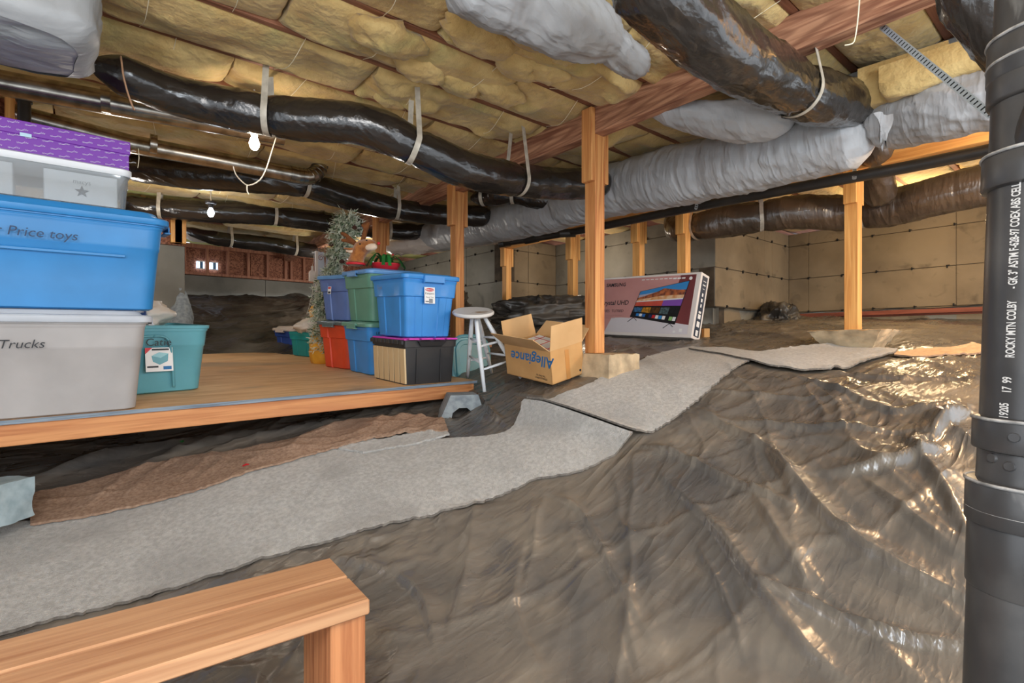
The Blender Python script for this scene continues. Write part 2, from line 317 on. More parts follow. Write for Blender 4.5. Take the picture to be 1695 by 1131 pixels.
_p = np.array([W(*q) for q in _c]+[(-1.5, -1, .05), (1, -1.5, .05), (3, -1.5, .2), (0, .5, .08), (5, -1, .8), (8, 0, 1.3), (8, 4, 1.45), (-1.6, 3, .4), (-1.5, 6, .8), (3, 8.5, 1.7), (.3, 4.2, .62), (1.2, 4.6, .66)])
def _k(a, b): r = np.sqrt(((a[:, None]-b[None])**2).sum(-1)); return r
_A = _k(_p[:, :2], _p[:, :2])+np.eye(len(_p))*-.12
_Q = np.c_[np.ones(len(_p)), _p[:, :2]]
_S = np.linalg.solve(np.block([[_A, _Q], [_Q.T, np.zeros((3, 3))]]), np.r_[_p[:, 2], 0, 0, 0])
def h0(x, y):
    q = np.c_[np.ravel(x), np.ravel(y)]; r = np.zeros(len(q))
    for i in range(0, len(q), 60000): s = q[i:i+60000]; r[i:i+60000] = _k(s, _p[:, :2])@_S[:len(_p)]+_S[len(_p)]+s@_S[len(_p)+1:]
    return r.reshape(np.shape(x))
def hit(px, py, d0=1.0, d1=8):
    D = np.linspace(d0, d1, 900); v = dr(px, py); P = D[:, None]*v; z = P[:, 2]+ZC; g = h0(P[:, 0], P[:, 1]); k = np.nonzero(z <= g)[0]
    i = k[0] if len(k) else 899
    return np.array([P[i, 0], P[i, 1], g[i]])
FOLDS = [([(1050, 742), (1120, 762), (1280, 832), (1300, 850)], .022, .035), ([(1095, 792), (1180, 880), (1250, 980), (1330, 1090), (1390, 1131)], .035, .045),
         ([(1275, 758), (1380, 880), (1480, 950), (1600, 1000)], .04, .05), ([(1255, 985), (1330, 1010), (1440, 1062), (1600, 1078)], .02, .045),
         ([(1240, 812), (1290, 900), (1345, 1000)], .025, .03), ([(890, 812), (960, 855), (1010, 950), (1080, 1080)], .022, .028),
         ([(785, 850), (770, 950), (740, 1060)], .03, .025), ([(650, 950), (700, 1000), (720, 1080)], .03, .03), ([(1140, 678), (1270, 755), (1310, 830)], .025, .04),
         ([(1180, 700), (1330, 715), (1500, 722)], .03, .03), ([(1300, 622), (1400, 660), (1480, 690), (1600, 680)], .035, .035), ([(1330, 612), (1480, 632), (1600, 632)], .03, .03),
         ([(1500, 735), (1560, 820), (1600, 900)], .04, .05), ([(1370, 790), (1490, 778), (1560, 748)], .05, .06), ([(550, 930), (640, 955), (700, 925)], .03, .025),
         ([(1540, 735), (1600, 690)], .05, .09), ([(60, 800), (180, 760), (330, 728)], .05, .06), ([(230, 775), (330, 745), (430, 715)], .03, .06), ([(330, 760), (440, 728), (560, 700)], .03, .05),
         ([(790, 655), (815, 690), (850, 715)], .02, .035), ([(800, 690), (830, 700), (870, 680)], .02, .03), ([(850, 650), (900, 665), (950, 650)], .02, .02), ([(1020, 590), (1060, 612)], .02, .04),
         ([(1000, 590), (1100, 572), (1180, 568)], .03, .03), ([(1180, 560), (1250, 548), (1330, 552)], .04, .03), ([(1180, 548), (1240, 556), (1350, 566)], .03, .025),
         ([(1030, 1000), (1040, 1060), (1060, 1131)], .02, .02), ([(1430, 800), (1500, 860), (1590, 930)], .03, .035), ([(1150, 900), (1200, 1000), (1230, 1100)], .015, .02),
         ([(900, 1131), (850, 1010), (870, 900)], .03, .02), ([(1090, 640), (1260, 660), (1420, 668)], .02, .02)]
_FS = []
for pl_, wd, ht in FOLDS:
    q = np.array([hit(*p) for p in pl_])[:, :2]; q = frames(np.c_[q, np.zeros(len(q))], .12)[0][:, :2]; _FS.append((q, wd, ht))
def seg_d(x, y, q):
    best = np.full(x.shape, 9.); tt = np.zeros(x.shape); sd = np.ones(x.shape); n = len(q)-1
    for i in range(n):
        a, b = q[i], q[i+1]; d = b-a; l = d@d; t = np.clip(((x-a[0])*d[0]+(y-a[1])*d[1])/l, 0, 1)
        ex, ey = x-a[0]-t*d[0], y-a[1]-t*d[1]; e = np.hypot(ex, ey); c = np.where(ex*d[1]-ey*d[0] > 0, 1, -1); m = e < best
        best = np.where(m, e, best); tt = np.where(m, (i+t)/n, tt); sd = np.where(m, c, sd)
    return best, tt, sd
def wr(x, y):
    r = np.zeros(x.shape); dx = x+.25*(fbm(x*1.3, y*1.3, 5)-.5); dy = y+.25*(fbm(x*1.3, y*1.3, 9)-.5)
    a = .75; u = dx*math.cos(a)+dy*math.sin(a); v = -dx*math.sin(a)+dy*math.cos(a)
    m = fbm(x*.8, y*.8, 2, 2)
    r += .016*ridge(u*.9, v*3.0, 1.)**9*(.4+m)
    u2 = dx*math.cos(-.35)+dy*math.sin(-.35); v2 = dx*math.sin(.35)+dy*math.cos(-.35)
    r += .012*ridge(u2*1.1, v2*4.5, 7.)**10*(.4+m)+.010*ridge(u*1.8+4, v*5.0-u*.8, 3.3)**9
    k1 = .25+1.1*vn(x*2.1, y*2.1, 33.)**1.5
    r += k1*(.011*ridge(u*2.2, v*7.5, 3.)**3+.009*ridge(u2*3, v2*9, 4.)**3+.0050*ridge(u*4, v*17, 5.)**1.6+.0034*ridge(u2*6, v2*26, 6.)**1.4+.0015*ridge(x*30, y*12, 8.)**1.3)
    r += .018*(fbm(x*1.9, y*1.9, 4, 2)-.5)
    for q, wd, ht in _FS:
        x0, y0 = q.min(0)-.25; x1, y1 = q.max(0)+.25; k = (x > x0) & (x < x1) & (y > y0) & (y < y1)
        if not k.any(): continue
        d, t, s = seg_d(x[k], y[k], q); e = np.sin(np.clip(t, .02, .98)*math.pi)**.5; wv = wd*(1.1+.6*vn(x[k]*6, y[k]*6)); dd = np.where(s > 0, d*2.6, d*.7)
        r[k] += .85*ht*e*np.clip(1-dd/wv/1.1, 0, 1)**1.25
    return r
CARPET_MASK = []
def hs(x, y):
    w_ = wr(x, y)
    for q, wd in CARPET_MASK:
        d, t, s = seg_d(x, y, q); k = np.clip((d-wd*.8)/.08, 0, 1); w_ = w_*(.35+.65*k)
    return h0(x, y)+w_

# room outline (x, y) of the inside faces
ROOM = [(-1.9, -1.5), (8.6, -1.5), (8.6, .2), (7.36, .2), (7.36, 3.0), (5.43, 3.0), (5.43, 5.55), (4.42, 5.55), (4.42, 9.0), (.78, 9.0), (.78, 6.35), (-1.9, 6.35)]
def inside(x, y, off=0.):
    c = np.zeros(x.shape, bool); n = len(ROOM)
    for i in range(n):
        (x0, y0), (x1, y1) = ROOM[i], ROOM[(i+1) % n]
        if y0 != y1: c ^= ((y0 > y) != (y1 > y)) & (x < (x1-x0)*(y-y0)/(y1-y0)+x0)
    return c
# ---------------------------------------------------------------- floor and sheets
def axis(lo, hi, f0, f1, fine, g):
    a = [f0]
    while a[-1] < f1: a.append(a[-1]+fine)
    s = fine
    while a[-1] < hi: s *= g; a.append(a[-1]+min(s, .05))
    s = fine; b = [f0]
    while b[-1] > lo: s *= g; b.append(b[-1]-min(s, .06))
    return np.array(b[:0:-1]+a)
def sheet(name, X, Y, fn, m, keep, drop):
    gx, gy = np.meshgrid(X, Y, indexing='ij'); z = fn(gx, gy)-drop; P = np.stack([gx, gy, z], -1); n, k = gx.shape
    idx = np.arange(n*k).reshape(n, k); q = np.stack([idx[:-1, :-1], idx[1:, :-1], idx[1:, 1:], idx[:-1, 1:]], -1)
    kp = keep(gx, gy); kk = kp[:-1, :-1] & kp[1:, :-1] & kp[1:, 1:] & kp[:-1, 1:]; q = q[kk]
    used = np.zeros(n*k, bool); used[q.ravel()] = True; mp = np.cumsum(used)-1; q = mp[q]; V = P.reshape(-1, 3)[used]
    me = bpy.data.meshes.new(name); me.vertices.add(len(V)); me.vertices.foreach_set('co', V.ravel()); me.loops.add(q.size); me.loops.foreach_set('vertex_index', q.ravel().astype(np.int32))
    me.polygons.add(len(q)); me.polygons.foreach_set('loop_start', np.arange(len(q), dtype=np.int32)*4); me.polygons.foreach_set('loop_total', np.full(len(q), 4, np.int32))
    me.polygons.foreach_set('use_smooth', np.ones(len(q), bool)); me.update(calc_edges=True); me.validate(); me.materials.append(m); return link_(name, me)
# carpet strips (far edge, near edge) in photograph pixels, turned into ground points
def strip(A, B, n):
    a = frames([[*hit(*p)[:2], 0] for p in A], .02)[0][:, :2]; b = frames([[*hit(*p)[:2], 0] for p in B], .02)[0][:, :2]
    def rs(q):
        s = np.r_[0, np.cumsum(np.hypot(*np.diff(q, axis=0).T))]; t = np.linspace(0, s[-1], n); return np.c_[np.interp(t, s, q[:, 0]), np.interp(t, s, q[:, 1])]
    return rs(a), rs(b)
STRIPS = {
 'main': strip([(-260, 900), (-60, 872), (60, 868), (150, 845), (250, 815), (400, 775), (520, 748), (600, 738), (720, 733), (800, 728), (842, 718), (866, 690)],
               [(-260, 1175), (-60, 1085), (60, 1045), (200, 1008), (350, 965), (510, 912), (640, 882), (780, 846), (880, 806), (960, 786), (1010, 762), (1047, 738)], 210),
 'second': strip([(872, 688), (900, 672), (960, 648), (1010, 625), (1060, 602), (1100, 588), (1146, 579)], [(1052, 735), (1090, 716), (1130, 690), (1170, 656), (1205, 626), (1242, 602)], 120),
 'third': strip([(1140, 583), (1200, 583), (1260, 590), (1330, 583), (1400, 582), (1486, 586)], [(1190, 592), (1240, 603), (1290, 617), (1360, 622), (1430, 610), (1482, 592)], 110),
 'brown': strip([(50, 832), (130, 815), (300, 770), (420, 755), (560, 716), (680, 700), (735, 706)], [(50, 880), (130, 870), (300, 830), (420, 790), (560, 752), (680, 728), (742, 722)], 120),
 'scrap': strip([(560, 752), (650, 735), (735, 716)], [(600, 760), (660, 748), (744, 728)], 50),
 'tan': strip([(1478, 588), (1530, 583), (1600, 581), (1680, 578)], [(1480, 593), (1530, 597), (1600, 594), (1680, 592)], 60)}
for k_ in ('main', 'second', 'third'):
    a_, b_ = STRIPS[k_]; CARPET_MASK.append((((a_+b_)/2)[::6], np.median(np.hypot(*(a_-b_).T))*.5))
NEAR = lambda x, y: inside(x, y) & ~((y > 5.6) & (x < 4.42)) & (y > -1.5)
BANK = lambda x, y: inside(x, y) & (y > 5.5) & (x < 4.42)
X = axis(-1.85, 8.55, -.1, 3.0, .0095, 1.014); Y = axis(-1.45, 8.95, .6, 2.5, .0095, 1.014)
s1 = sheet('plastic_sheet', X, Y, hs, M_sheet, NEAR, 0.)
props(s1, 'wrinkled black plastic ground sheet covering the sloping crawl space floor', 'plastic sheet')
def hbank(x, y):
    return h0(x, y)+.012+.05*ridge(x*1.7+y*.8, y*2.4-x*.4, 3.)**3+.03*ridge(x*4, y*5, 6.)**3+.012*ridge(x*9+y*3, y*11, 2.)**2+.005*ridge(x*22, y*24, 1.)
s2 = sheet('plastic_sheet', np.arange(.8, 4.42, .022), np.arange(5.5, 8.99, .022), hbank, M_sheet2, BANK, 0.)
props(s2, 'crumpled dark plastic draped over the dirt bank at the back wall', 'plastic sheet')
fl = sheet('floor', np.arange(-1.9, 8.6, .15), np.arange(-1.5, 9.0, .15), lambda x, y: h0(x, y), M_dirt, inside, .10); props(fl, kind='structure')

def hsamp(x, y): return hs(x, y)
def carpet(name, label, key, m, m_edge, lift=.012, cross=34, bump=None, amp=.006):
    a, b = STRIPS[key]; n = len(a); t = np.linspace(0, 1, cross)[None, :, None]; P = a[:, None]*(1-t)+b[:, None]*t
    jag = (vn(np.arange(n)*.9, 3.)-.5)*.012; dirv = (a-b)/(np.hypot(*(a-b).T)[:, None]); P[:, 0] += dirv*jag[:, None]; P[:, -1] -= dirv*(vn(np.arange(n)*1.1, 8.)-.5)[:, None]*.014
    z = np.maximum(hs(P[..., 0], P[..., 1]), h0(P[..., 0], P[..., 1]))+lift+amp*fbm(P[..., 0]*5, P[..., 1]*5, 1)
    if bump: z = z+bump(P[..., 0], P[..., 1])
    top = np.concatenate([P, z[..., None]], -1); th = .010
    s = MB(); s.grid(top[::-1]); lo = top.copy(); lo[..., 2] -= th; s.grid(lo)
    for e in (0, -1): s.grid(np.stack([top[:, e], lo[:, e]], 0) if e else np.stack([lo[:, e], top[:, e]], 0), 1)
    for e in (0, -1): s.grid(np.stack([top[e], lo[e]], 0), 1)
    o = s.build(name, [m, m_edge], None, 50); props(o, label, 'carpet strip'); return o
pf = hit(868, 690)[:2]; pg = hit(1048, 737)[:2]
def fold_bump(x, y):
    d, t, s = seg_d(x, y, np.array([pf, (pf+pg)/2+np.array([.0, .02]), pg])); return .085*np.exp(-(d/.06)**2)*np.clip(1.1-.5*t, 0, 1)
carpet('carpet_strip', 'long pale grey carpet runner across the lower left foreground', 'main', M_carpet, M_cedge, bump=fold_bump)
carpet('carpet_strip', 'grey carpet runner from the raised fold up to the concrete pier', 'second', M_carpet, M_cedge, .018, bump=fold_bump)
carpet('carpet_strip', 'grey carpet runner branching right toward the far pier', 'third', M_carpet, M_cedge, .030)
carpet('carpet_strip', 'brown carpet lying backing side up under the platform edge', 'brown', M_brown, M_brown, .030)
carpet('carpet_strip', 'thin pale scrap of carpet beside the brown carpet end', 'scrap', M_carpet, M_carpet, .024, 12)
carpet('carpet_strip', 'narrow tan carpet strip at the right beside the pipe', 'tan', M_tan, M_brown, .016, 12)

# ---------------------------------------------------------------- walls
INNER = {(7.36, 3.0), (5.43, 5.55), (4.42, 9.0), (.78, 9.0), (-1.9, 6.35), (8.6, .2)}
def wallseg(name, a, b, zb, zt, m, rows, cols, thick=.2, ties=True, gap=.007):
    L_ = math.hypot(b[0]-a[0], b[1]-a[1]); cols = [L_-c for c in cols][::-1]; a, b = b, a
    a = np.array([*a, 0.]); b = np.array([*b, 0.]); L = np.linalg.norm(b-a); M = face(a+np.array([0, 0, 0]), b-a, (0, 0, 1))   # local x along, y up, z out of the face
    Mi = M; e0, e1 = [.2 if (round(float(q[0]), 2), round(float(q[1]), 2)) in INNER else 0 for q in (a, b)]; o = MB(); o.box((L/2+(e1-e0)/2, (zb+zt)/2, -thick/2-.006), (L+e0+e1, zt-zb, thick-.012)); w_ = o.build(name, M_joint if rows else m); w_.matrix_world = Mi; props(w_, kind='structure')
    zs = [zb]+[r for r in rows if zb < r < zt]+[zt]; xs = [0]+cols+[L]
    for i in range(len(zs)-1):
        for j in range(len(xs)-1):
            p = MB(); d = .018+random.uniform(-.002, .003)
            p.box(((xs[j]+xs[j+1])/2, (zs[i]+zs[i+1])/2, -.012+d/2-.006), (xs[j+1]-xs[j]-gap*.6, zs[i+1]-zs[i]-gap, d), ch=.0025); p.build('form_panel', m, w_)
    if ties:
        t = MB()
        for r in zs[1:-1]:
            x = .25
            while x < L-.1:
                t.box((x, r+random.uniform(-.008, .012), .006), (.012, .03, .022), Matrix.Translation((0, 0, 0)), 0); t.box((x+.008, r+.008, .01), (.03, .006, .01)); x += .36+random.uniform(-.05, .05)
        q = t.build('snap_ties', M_hole, w_); q['kind'] = 'stuff'
    return w_
ROWS = [ZC+.395, ZC+.84, ZC+1.285]
ZT = ZC+1.45
wallseg('wall_right', (7.36, .2), (7.36, 3.0), .9, ZT, M_conc, ROWS, [1.05, 2.55])
wallseg('wall_right', (7.36, 3.0), (5.43, 3.0), .8, ZT, M_conc, ROWS, [.5, .72])
wallseg('wall_right', (5.43, 3.0), (5.43, 5.55), .7, ZT, M_concg, ROWS, [1.1, 2.1])
wallseg('wall_right', (5.43, 5.55), (4.42, 5.55), .7, ZT, M_conc, ROWS, [.55])
wallseg('wall_right', (4.42, 5.55), (4.42, 9.0), .7, ZT, M_concg, ROWS, [.9, 1.9])
wallseg('wall_back', (4.42, 9.0), (.78, 9.0), .9, ZC+1.0, M_concg, [ZC+.6], [1.0, 2.2], ties=False)
wallseg('wall_left', (.78, 6.35), (-1.9, 6.35), .5, ZC+1.0, M_concg, [ZC+.66, ZC+.25], [1.2], ties=False)
wallseg('wall_left', (.78, 9.0), (.78, 6.37), .5, ZC+1.0, M_concg, [ZC+.6], [1.2], ties=False)
# footing ledge along the right walls
for a, b in (((7.30, .2), (7.30, 3.06)), ((7.34, 3.0-.06), (5.40, 2.94)), ((5.37, 2.96), (5.37, 5.4))):
    L = math.hypot(b[0]-a[0], b[1]-a[1]); s = MB(); n = 40; tt = np.linspace(0, L, n); top = ZC+.395-.02+.018*(vn(tt*5, 1.)-.5)
    P = np.array([[(t, 0.7, .0), (t, .7, .06+.02*vn(t*4, 5.)), (t, z, .055+.02*vn(t*4, 2.)), (t, z+.01, -.01)] for t, z in zip(tt, top)]); s.grid(P)
    o = s.build('trim_1', M_concg, None, 50); o.matrix_world = face((a[0], a[1], 0), (b[0]-a[0], b[1]-a[1], 0), (0, 0, 1)); props(o, kind='structure')
# lumpy grout at the stub wall corner
s = MB(); th = np.linspace(0, 2*math.pi, 15)[:-1]; zz = np.linspace(ZC-.1, ZC+.56, 16); G = []
for z in zz:
    r = .15*(1.2-.9*((z-zz[0])/(zz[-1]-zz[0]))**2); q = np.c_[.74+r*.9*np.cos(th), 6.40+r*np.sin(th), np.full(14, z)]; q[:, 0] += .05*(vn(q[:, 0]*9, q[:, 1]*9, q[:, 2]*9)-.5); q[:, 1] += .04*(vn(q[:, 0]*7, q[:, 1]*9, q[:, 2]*11)-.5); G.append(q)
s.loft(G); props(s.build('trim_2', M_pierb, None, 60), kind='structure')

# back pony wall with OSB, studs and vents
pw = MB(); pw.box((2.6, 9.06, ZC+1.24), (3.64, .02, .46)); pony = pw.build('wall_back', M_osb); props(pony, kind='structure')
for i in range(6):
    s = MB(); s.box((.78+.305+i*.61, 9.045, ZC+1.24), (.60, .012, .40), ch=.002); s.build('osb_panel', M_osb, pony)
for i, x in enumerate((.80, 1.10, 1.392, 1.671, 1.963, 2.249, 2.53, 2.617, 2.825, 3.3, 3.7, 4.1, 4.38)):
    s = MB(); s.box((x, 9.0, ZC+1.23), (.038, .075, .38), ch=.002); s.build('stud', M_stud, pony)
s = MB(); s.box((2.6, 9.0, ZC+1.022), (3.64, .09, .038), ch=.002); s.build('sill_plate', M_stud, pony)
s = MB(); s.box((2.6, 9.0, ZC+1.44), (3.64, .09, .06), ch=.002); s.build('top_plate', M_stud, pony)
for x in (1.31, 1.485):
    s = MB(); s.box((x, 9.02, ZC+1.16), (.11, .03, .115)); v = s.build('vent', M_day, pony)
    s = MB()
    for k in range(5): s.box((x-.052+.026*k, 9.0, ZC+1.16), (.006, .01, .13))
    for k in range(2): s.box((x, 9.0, ZC+1.105+.11*k), (.115, .012, .012))
    s.box((x+.005, 9.0, ZC+1.16), (.04, .008, .10), mi=1); s.build('vent_grille', [M_white, M_inkb], v)
# framing on top of the left stub wall
pw = MB(); pw.box((-.55, 6.40, ZC+1.24), (2.66, .02, .46)); st = pw.build('wall_left', M_osb); props(st, kind='structure')
for x in (-.3, .1, .42, .70, .735):
    s = MB(); s.box((x, 6.33, ZC+1.24), (.04 if x < .6 else .10, .09, .44), ch=.002); s.build('stud', M_post2, st)
# short hung frame at the far upper left
pw = MB(); pw.box((-1.1, 4.30, ZC+1.1), (1.55, .012, .7)); st = pw.build('wall_left', M_osb); props(st, kind='structure')
for x in (-1.8, -1.4, -1.0, -.62, -.44, -.36):
    s = MB(); s.box((x, 4.25, ZC+1.1), (.04, .085, .7), ch=.002); s.build('stud', M_post2, st)
# plain enclosing pieces off frame
wallseg('wall_right', (8.6, -1.5), (8.6, .2), .9, ZT, M_conc, ROWS, [])
wallseg('wall_right', (8.6, .2), (7.36, .2), .9, ZT, M_conc, ROWS, [])
wallseg('wall_left', (-1.9, 6.35), (-1.9, 1.5), .2, ZT, M_concg, [ZC+.6, ZC+.1], [1.6, 3.2])

# ---------------------------------------------------------------- ceiling: subfloor, joists, batts
ZJ = ZC+1.485
s = MB(); s.box((3.35, 3.8, ZJ+.20), (10.6, 10.8, .02)); ceil = s.build('ceiling', M_osb); props(ceil, kind='structure')
jy = [1.78+.4*k for k in range(-8, 19)]
jm = MB(); jm.box((0, 0, 0), (10.5, .038, .184), ch=.003); jme = jm.build('joist', M_joist, link=False)
for y in jy: link_('joist', jme, ceil, T(3.35, y, ZJ+.092))
def batt(L, Wd, seed, nx, ny, sag, rag, drop=0):
    u = np.linspace(-1, 1, nx); v = np.linspace(-1, 1, ny); uu, vv = np.meshgrid(u, v, indexing='ij'); x = uu*L/2; y = vv*Wd/2
    e = (1-np.abs(vv)**3.0)**.5; e2 = (1-np.abs(uu)**14)**.6
    z = -sag*e*(.35+.65*e2)*(.7+.8*fbm(x*1.6+seed*3.1, y*3, seed, 3))-.022*e*ridge(x*2.6+seed, y*4, seed*1.7)**3-.022*(fbm(x*6, y*6, seed*2.3, 4)-.4)*e-.006*(fbm(x*26, y*30, seed, 3)-.5)-.012*e2**2
    if rag: z -= rag*np.clip(fbm(x*2.7+9, y*5, seed*5., 3)-.5, 0, 1)*4*e*ridge(x*2+y*4, y*5+seed)
    y = y*(1+.07*(fbm(x*3, np.sign(vv)*3+seed, 1.)-.3)); x = x+(.012*(fbm(y*14, np.sign(uu)*2+seed, 3.)-.5))*(np.abs(uu) > .97)
    P = np.stack([x, y, z], -1); s = MB(); s.grid(P[:, ::-1])
    top = P.copy(); top[..., 2] = .08
    s.grid(np.stack([P[0], top[0]], 0)); s.grid(np.stack([top[-1], P[-1]], 0)); s.grid(np.stack([top[:, 0], P[:, 0]], 0)); s.grid(np.stack([P[:, -1], top[:, -1]], 0))
    return s
far_batts = [batt(1.2, .368, 50+i, 30, 12, .035, .03).build('insulation_batt', M_battg if i == 3 else M_batt, link=False, smooth='all') for i in range(7)]
cnt = 0
for i, y0 in enumerate(jy[:-1]):
    yc = y0+.2; x = -1.9+(i*.53) % 1.15
    while x < 8.4:
        L = 1.2; xc = x+L/2; D = xc*F[0]+yc*F[1]; lat = xc*R[0]+yc*R[1]
        if D > -.5 and abs(lat) < D*1.05+1.2 and not (yc > 6.5 and xc < -.6) and inside(np.array([xc]), np.array([min(yc, 8.9)]))[0] or (0 < D < 4):
            if .6 < D < 4.6 and abs(lat) < D*1.0+.7:
                rag = .008+(.10 if (1.4 < xc < 2.6 and 1.5 < yc < 3.4) else .022); me = batt(L, .368, i*7+xc, 84, 30, random.uniform(.022, .04), rag).build('insulation_batt', M_batt, link=False, smooth='all')
                link_('insulation_batt', me, ceil, T(xc, yc, ZJ+.030))
            else: link_('insulation_batt', random.choice(far_batts), ceil, T(xc, yc, ZJ+.028)@Rz(random.choice((0, 180))))
            cnt += 1
        x += L+.01
# twine holding the batts
s = MB()
for i, y0 in enumerate(jy[4:20]):
    for x in np.arange(.2+(i % 3)*.13, 2.5, .62):
        x1 = x+random.uniform(-.12, .12); s.tube([(x, y0, ZJ-.002), ((x+x1)/2, y0+.2, ZJ-.062), (x1, y0+.4, ZJ-.002)], .0016, 5, step=.05)
o = s.build('twine', M_twine, ceil); o['kind'] = 'stuff'
# ragged tufts of loose fibreglass near the beam
for px, py, D, r in ((860, 110, 2.7, .10), (905, 130, 2.75, .09), (880, 60, 2.4, .11), (700, 110, 2.75, .10), (760, 150, 2.9, .09), (830, 170, 3.0, .10), (640, 60, 2.45, .12), (930, 90, 2.6, .06), (650, 155, 3.1, .07), (800, 60, 2.45, .13)):
    c = W(px, py, D); c[2] = ZJ-.035; s = MB(); n = 26; th = np.arange(n)/n*2*math.pi; ph = np.linspace(.04, math.pi-.04, 16); G = []
    for p in ph:
        q = np.c_[np.sin(p)*np.cos(th)*1.6, np.sin(p)*np.sin(th)*.95, np.full(n, np.cos(p)*.5)]; k = .6+.8*fbm(q[:, 0]*2+c[0]*9, q[:, 1]*2, q[:, 2]*2, 4); G.append(c+q*r*k[:, None])
    s.loft(G[::-1]); s.build('loose_tuft', M_batt, ceil, smooth='all')

# ---------------------------------------------------------------- beams and posts
def beam(name, label, x, y0, y1, zb, zt, wd, m):
    s = MB(); s.box((0, 0, 0), (wd, y1-y0, zt-zb), ch=.004); o = s.build(name, m); o.location = (x, (y0+y1)/2, (zb+zt)/2); return props(o, label, 'beam')
B1b, B1t = ZC+1.31, ZC+1.484; B2b, B2t = ZC+1.25, ZC+1.44
beam('beam', 'reddish fir beam with bold grain running from top right over the main post', 2.5, -1.4, 8.8, B1b, B1t, .089, M_beam)
beam('beam', 'bright orange pine beam behind the white wrapped duct at right', 4.36, -1.3, 5.5, B2b, B2t, .089, M_beam2)
def post(label, x, y, zb, zt, m, cleats=True, w_=.089, clen=(.24, .10)):
    t = empty('support_post', label, 'post', T(x, y, zb)); s = MB(); s.box((0, 0, (zt-zb)/2), (w_, w_, zt-zb), ch=.003); s.build('post_timber', m, t)
    if cleats:
        for sx in (-1, 1):
            s = MB(); s.box((sx*(w_/2+.0195), -.003, zt-zb+(clen[1]-clen[0])/2), (.037, .085, sum(clen)), ch=.003); s.build('cleat', m, t)
    return t
post('main wooden post with nailed cleats on a buried concrete pier left of the television box', 2.5, 2.2, ZC-.075, B1b-.001, M_post, clen=(.30, .16))
post('wooden post under the beam just behind the white stool', 2.5, 3.79, float(h0(2.5, 3.79))+.05, B1b-.001, M_post, clen=(.30, .06))
post('short-looking post rising behind the plush reindeer and red basin', 2.5, 5.32, float(h0(2.5, 5.32))+.05, B1b-.001, M_post)
PX2 = [(1412, 'bright orange post standing on the broken-edged pier at right'), (1132, 'post directly behind the right end of the television box'), (1057, 'post behind the middle of the television box'),
       (948, 'doubled cleated post just left of the main post, against grey wall'), (838, 'small distant post under the end of the black drain pipe')]
for px, lb in PX2:
    t_ = (px-847.5)/850; D = 4.36/(F[0]+t_*R[0]); y = D*(F[1]+t_*R[1]); zb = ZC+.08 if px == 1412 else float(h0(4.36, y))
    post(lb, 4.36, min(y, 5.4), zb, B2b-.001, M_post2, clen=(.24, .0) if px != 948 else (.30, .0))
# pier blocks
def pier(label, c, w0, w1, h, m, ang=0, rough=.006):
    s = MB(); n = 10; G = []
    for k in range(9):
        t_ = k/8; w_ = w0+(w1-w0)*t_; a = np.linspace(-w_/2, w_/2, n); q = [(x, -w_/2) for x in a[:-1]]+[(w_/2, x) for x in a[:-1]]+[(-x, w_/2) for x in a[:-1]]+[(-w_/2, -x) for x in a[:-1]]
        q = np.array([(x, y, h*t_) for x, y in q]); q += rough*(np.c_[vn(q[:, 0]*30, q[:, 1]*30, q[:, 2]*30+1), vn(q[:, 0]*30, q[:, 1]*30, q[:, 2]*30+5), vn(q[:, 0]*25, q[:, 1]*25, t_*9)]-.5)*2; G.append(q)
    s.loft(G); o = s.build('pier_block', m, None, 35); o.matrix_world = T(*c)@Rz(ang); return props(o, label, 'concrete block')
pier('pale concrete pier under the main post, half covered by plastic', (2.56, 2.16, ZC-.27), .30, .30, .19, M_pier)
pier('broken-edged tapered concrete pier carrying the bright orange post', (4.33, 1.31, ZC-.06), .28, .46, .14, M_pier, 0, .012)
pier('flat paver edge at the far left beside the brown carpet', W(-25, 868, 2.0)-np.array([0, 0, .0]), .20, .20, .16, mat('paver_blue', (176, 196, 204), .9, (150, 172, 182), (20, 20, 20)), 50)
pier('concrete block beneath the post behind the stool', (2.5, 3.79, float(h0(2.5, 3.79))-.1), .30, .26, .15, M_pier)
pier('half-hidden pier block under the post behind the reindeer', (2.5, 5.32, float(h0(2.5, 5.32))-.1), .28, .26, .15, M_pier)

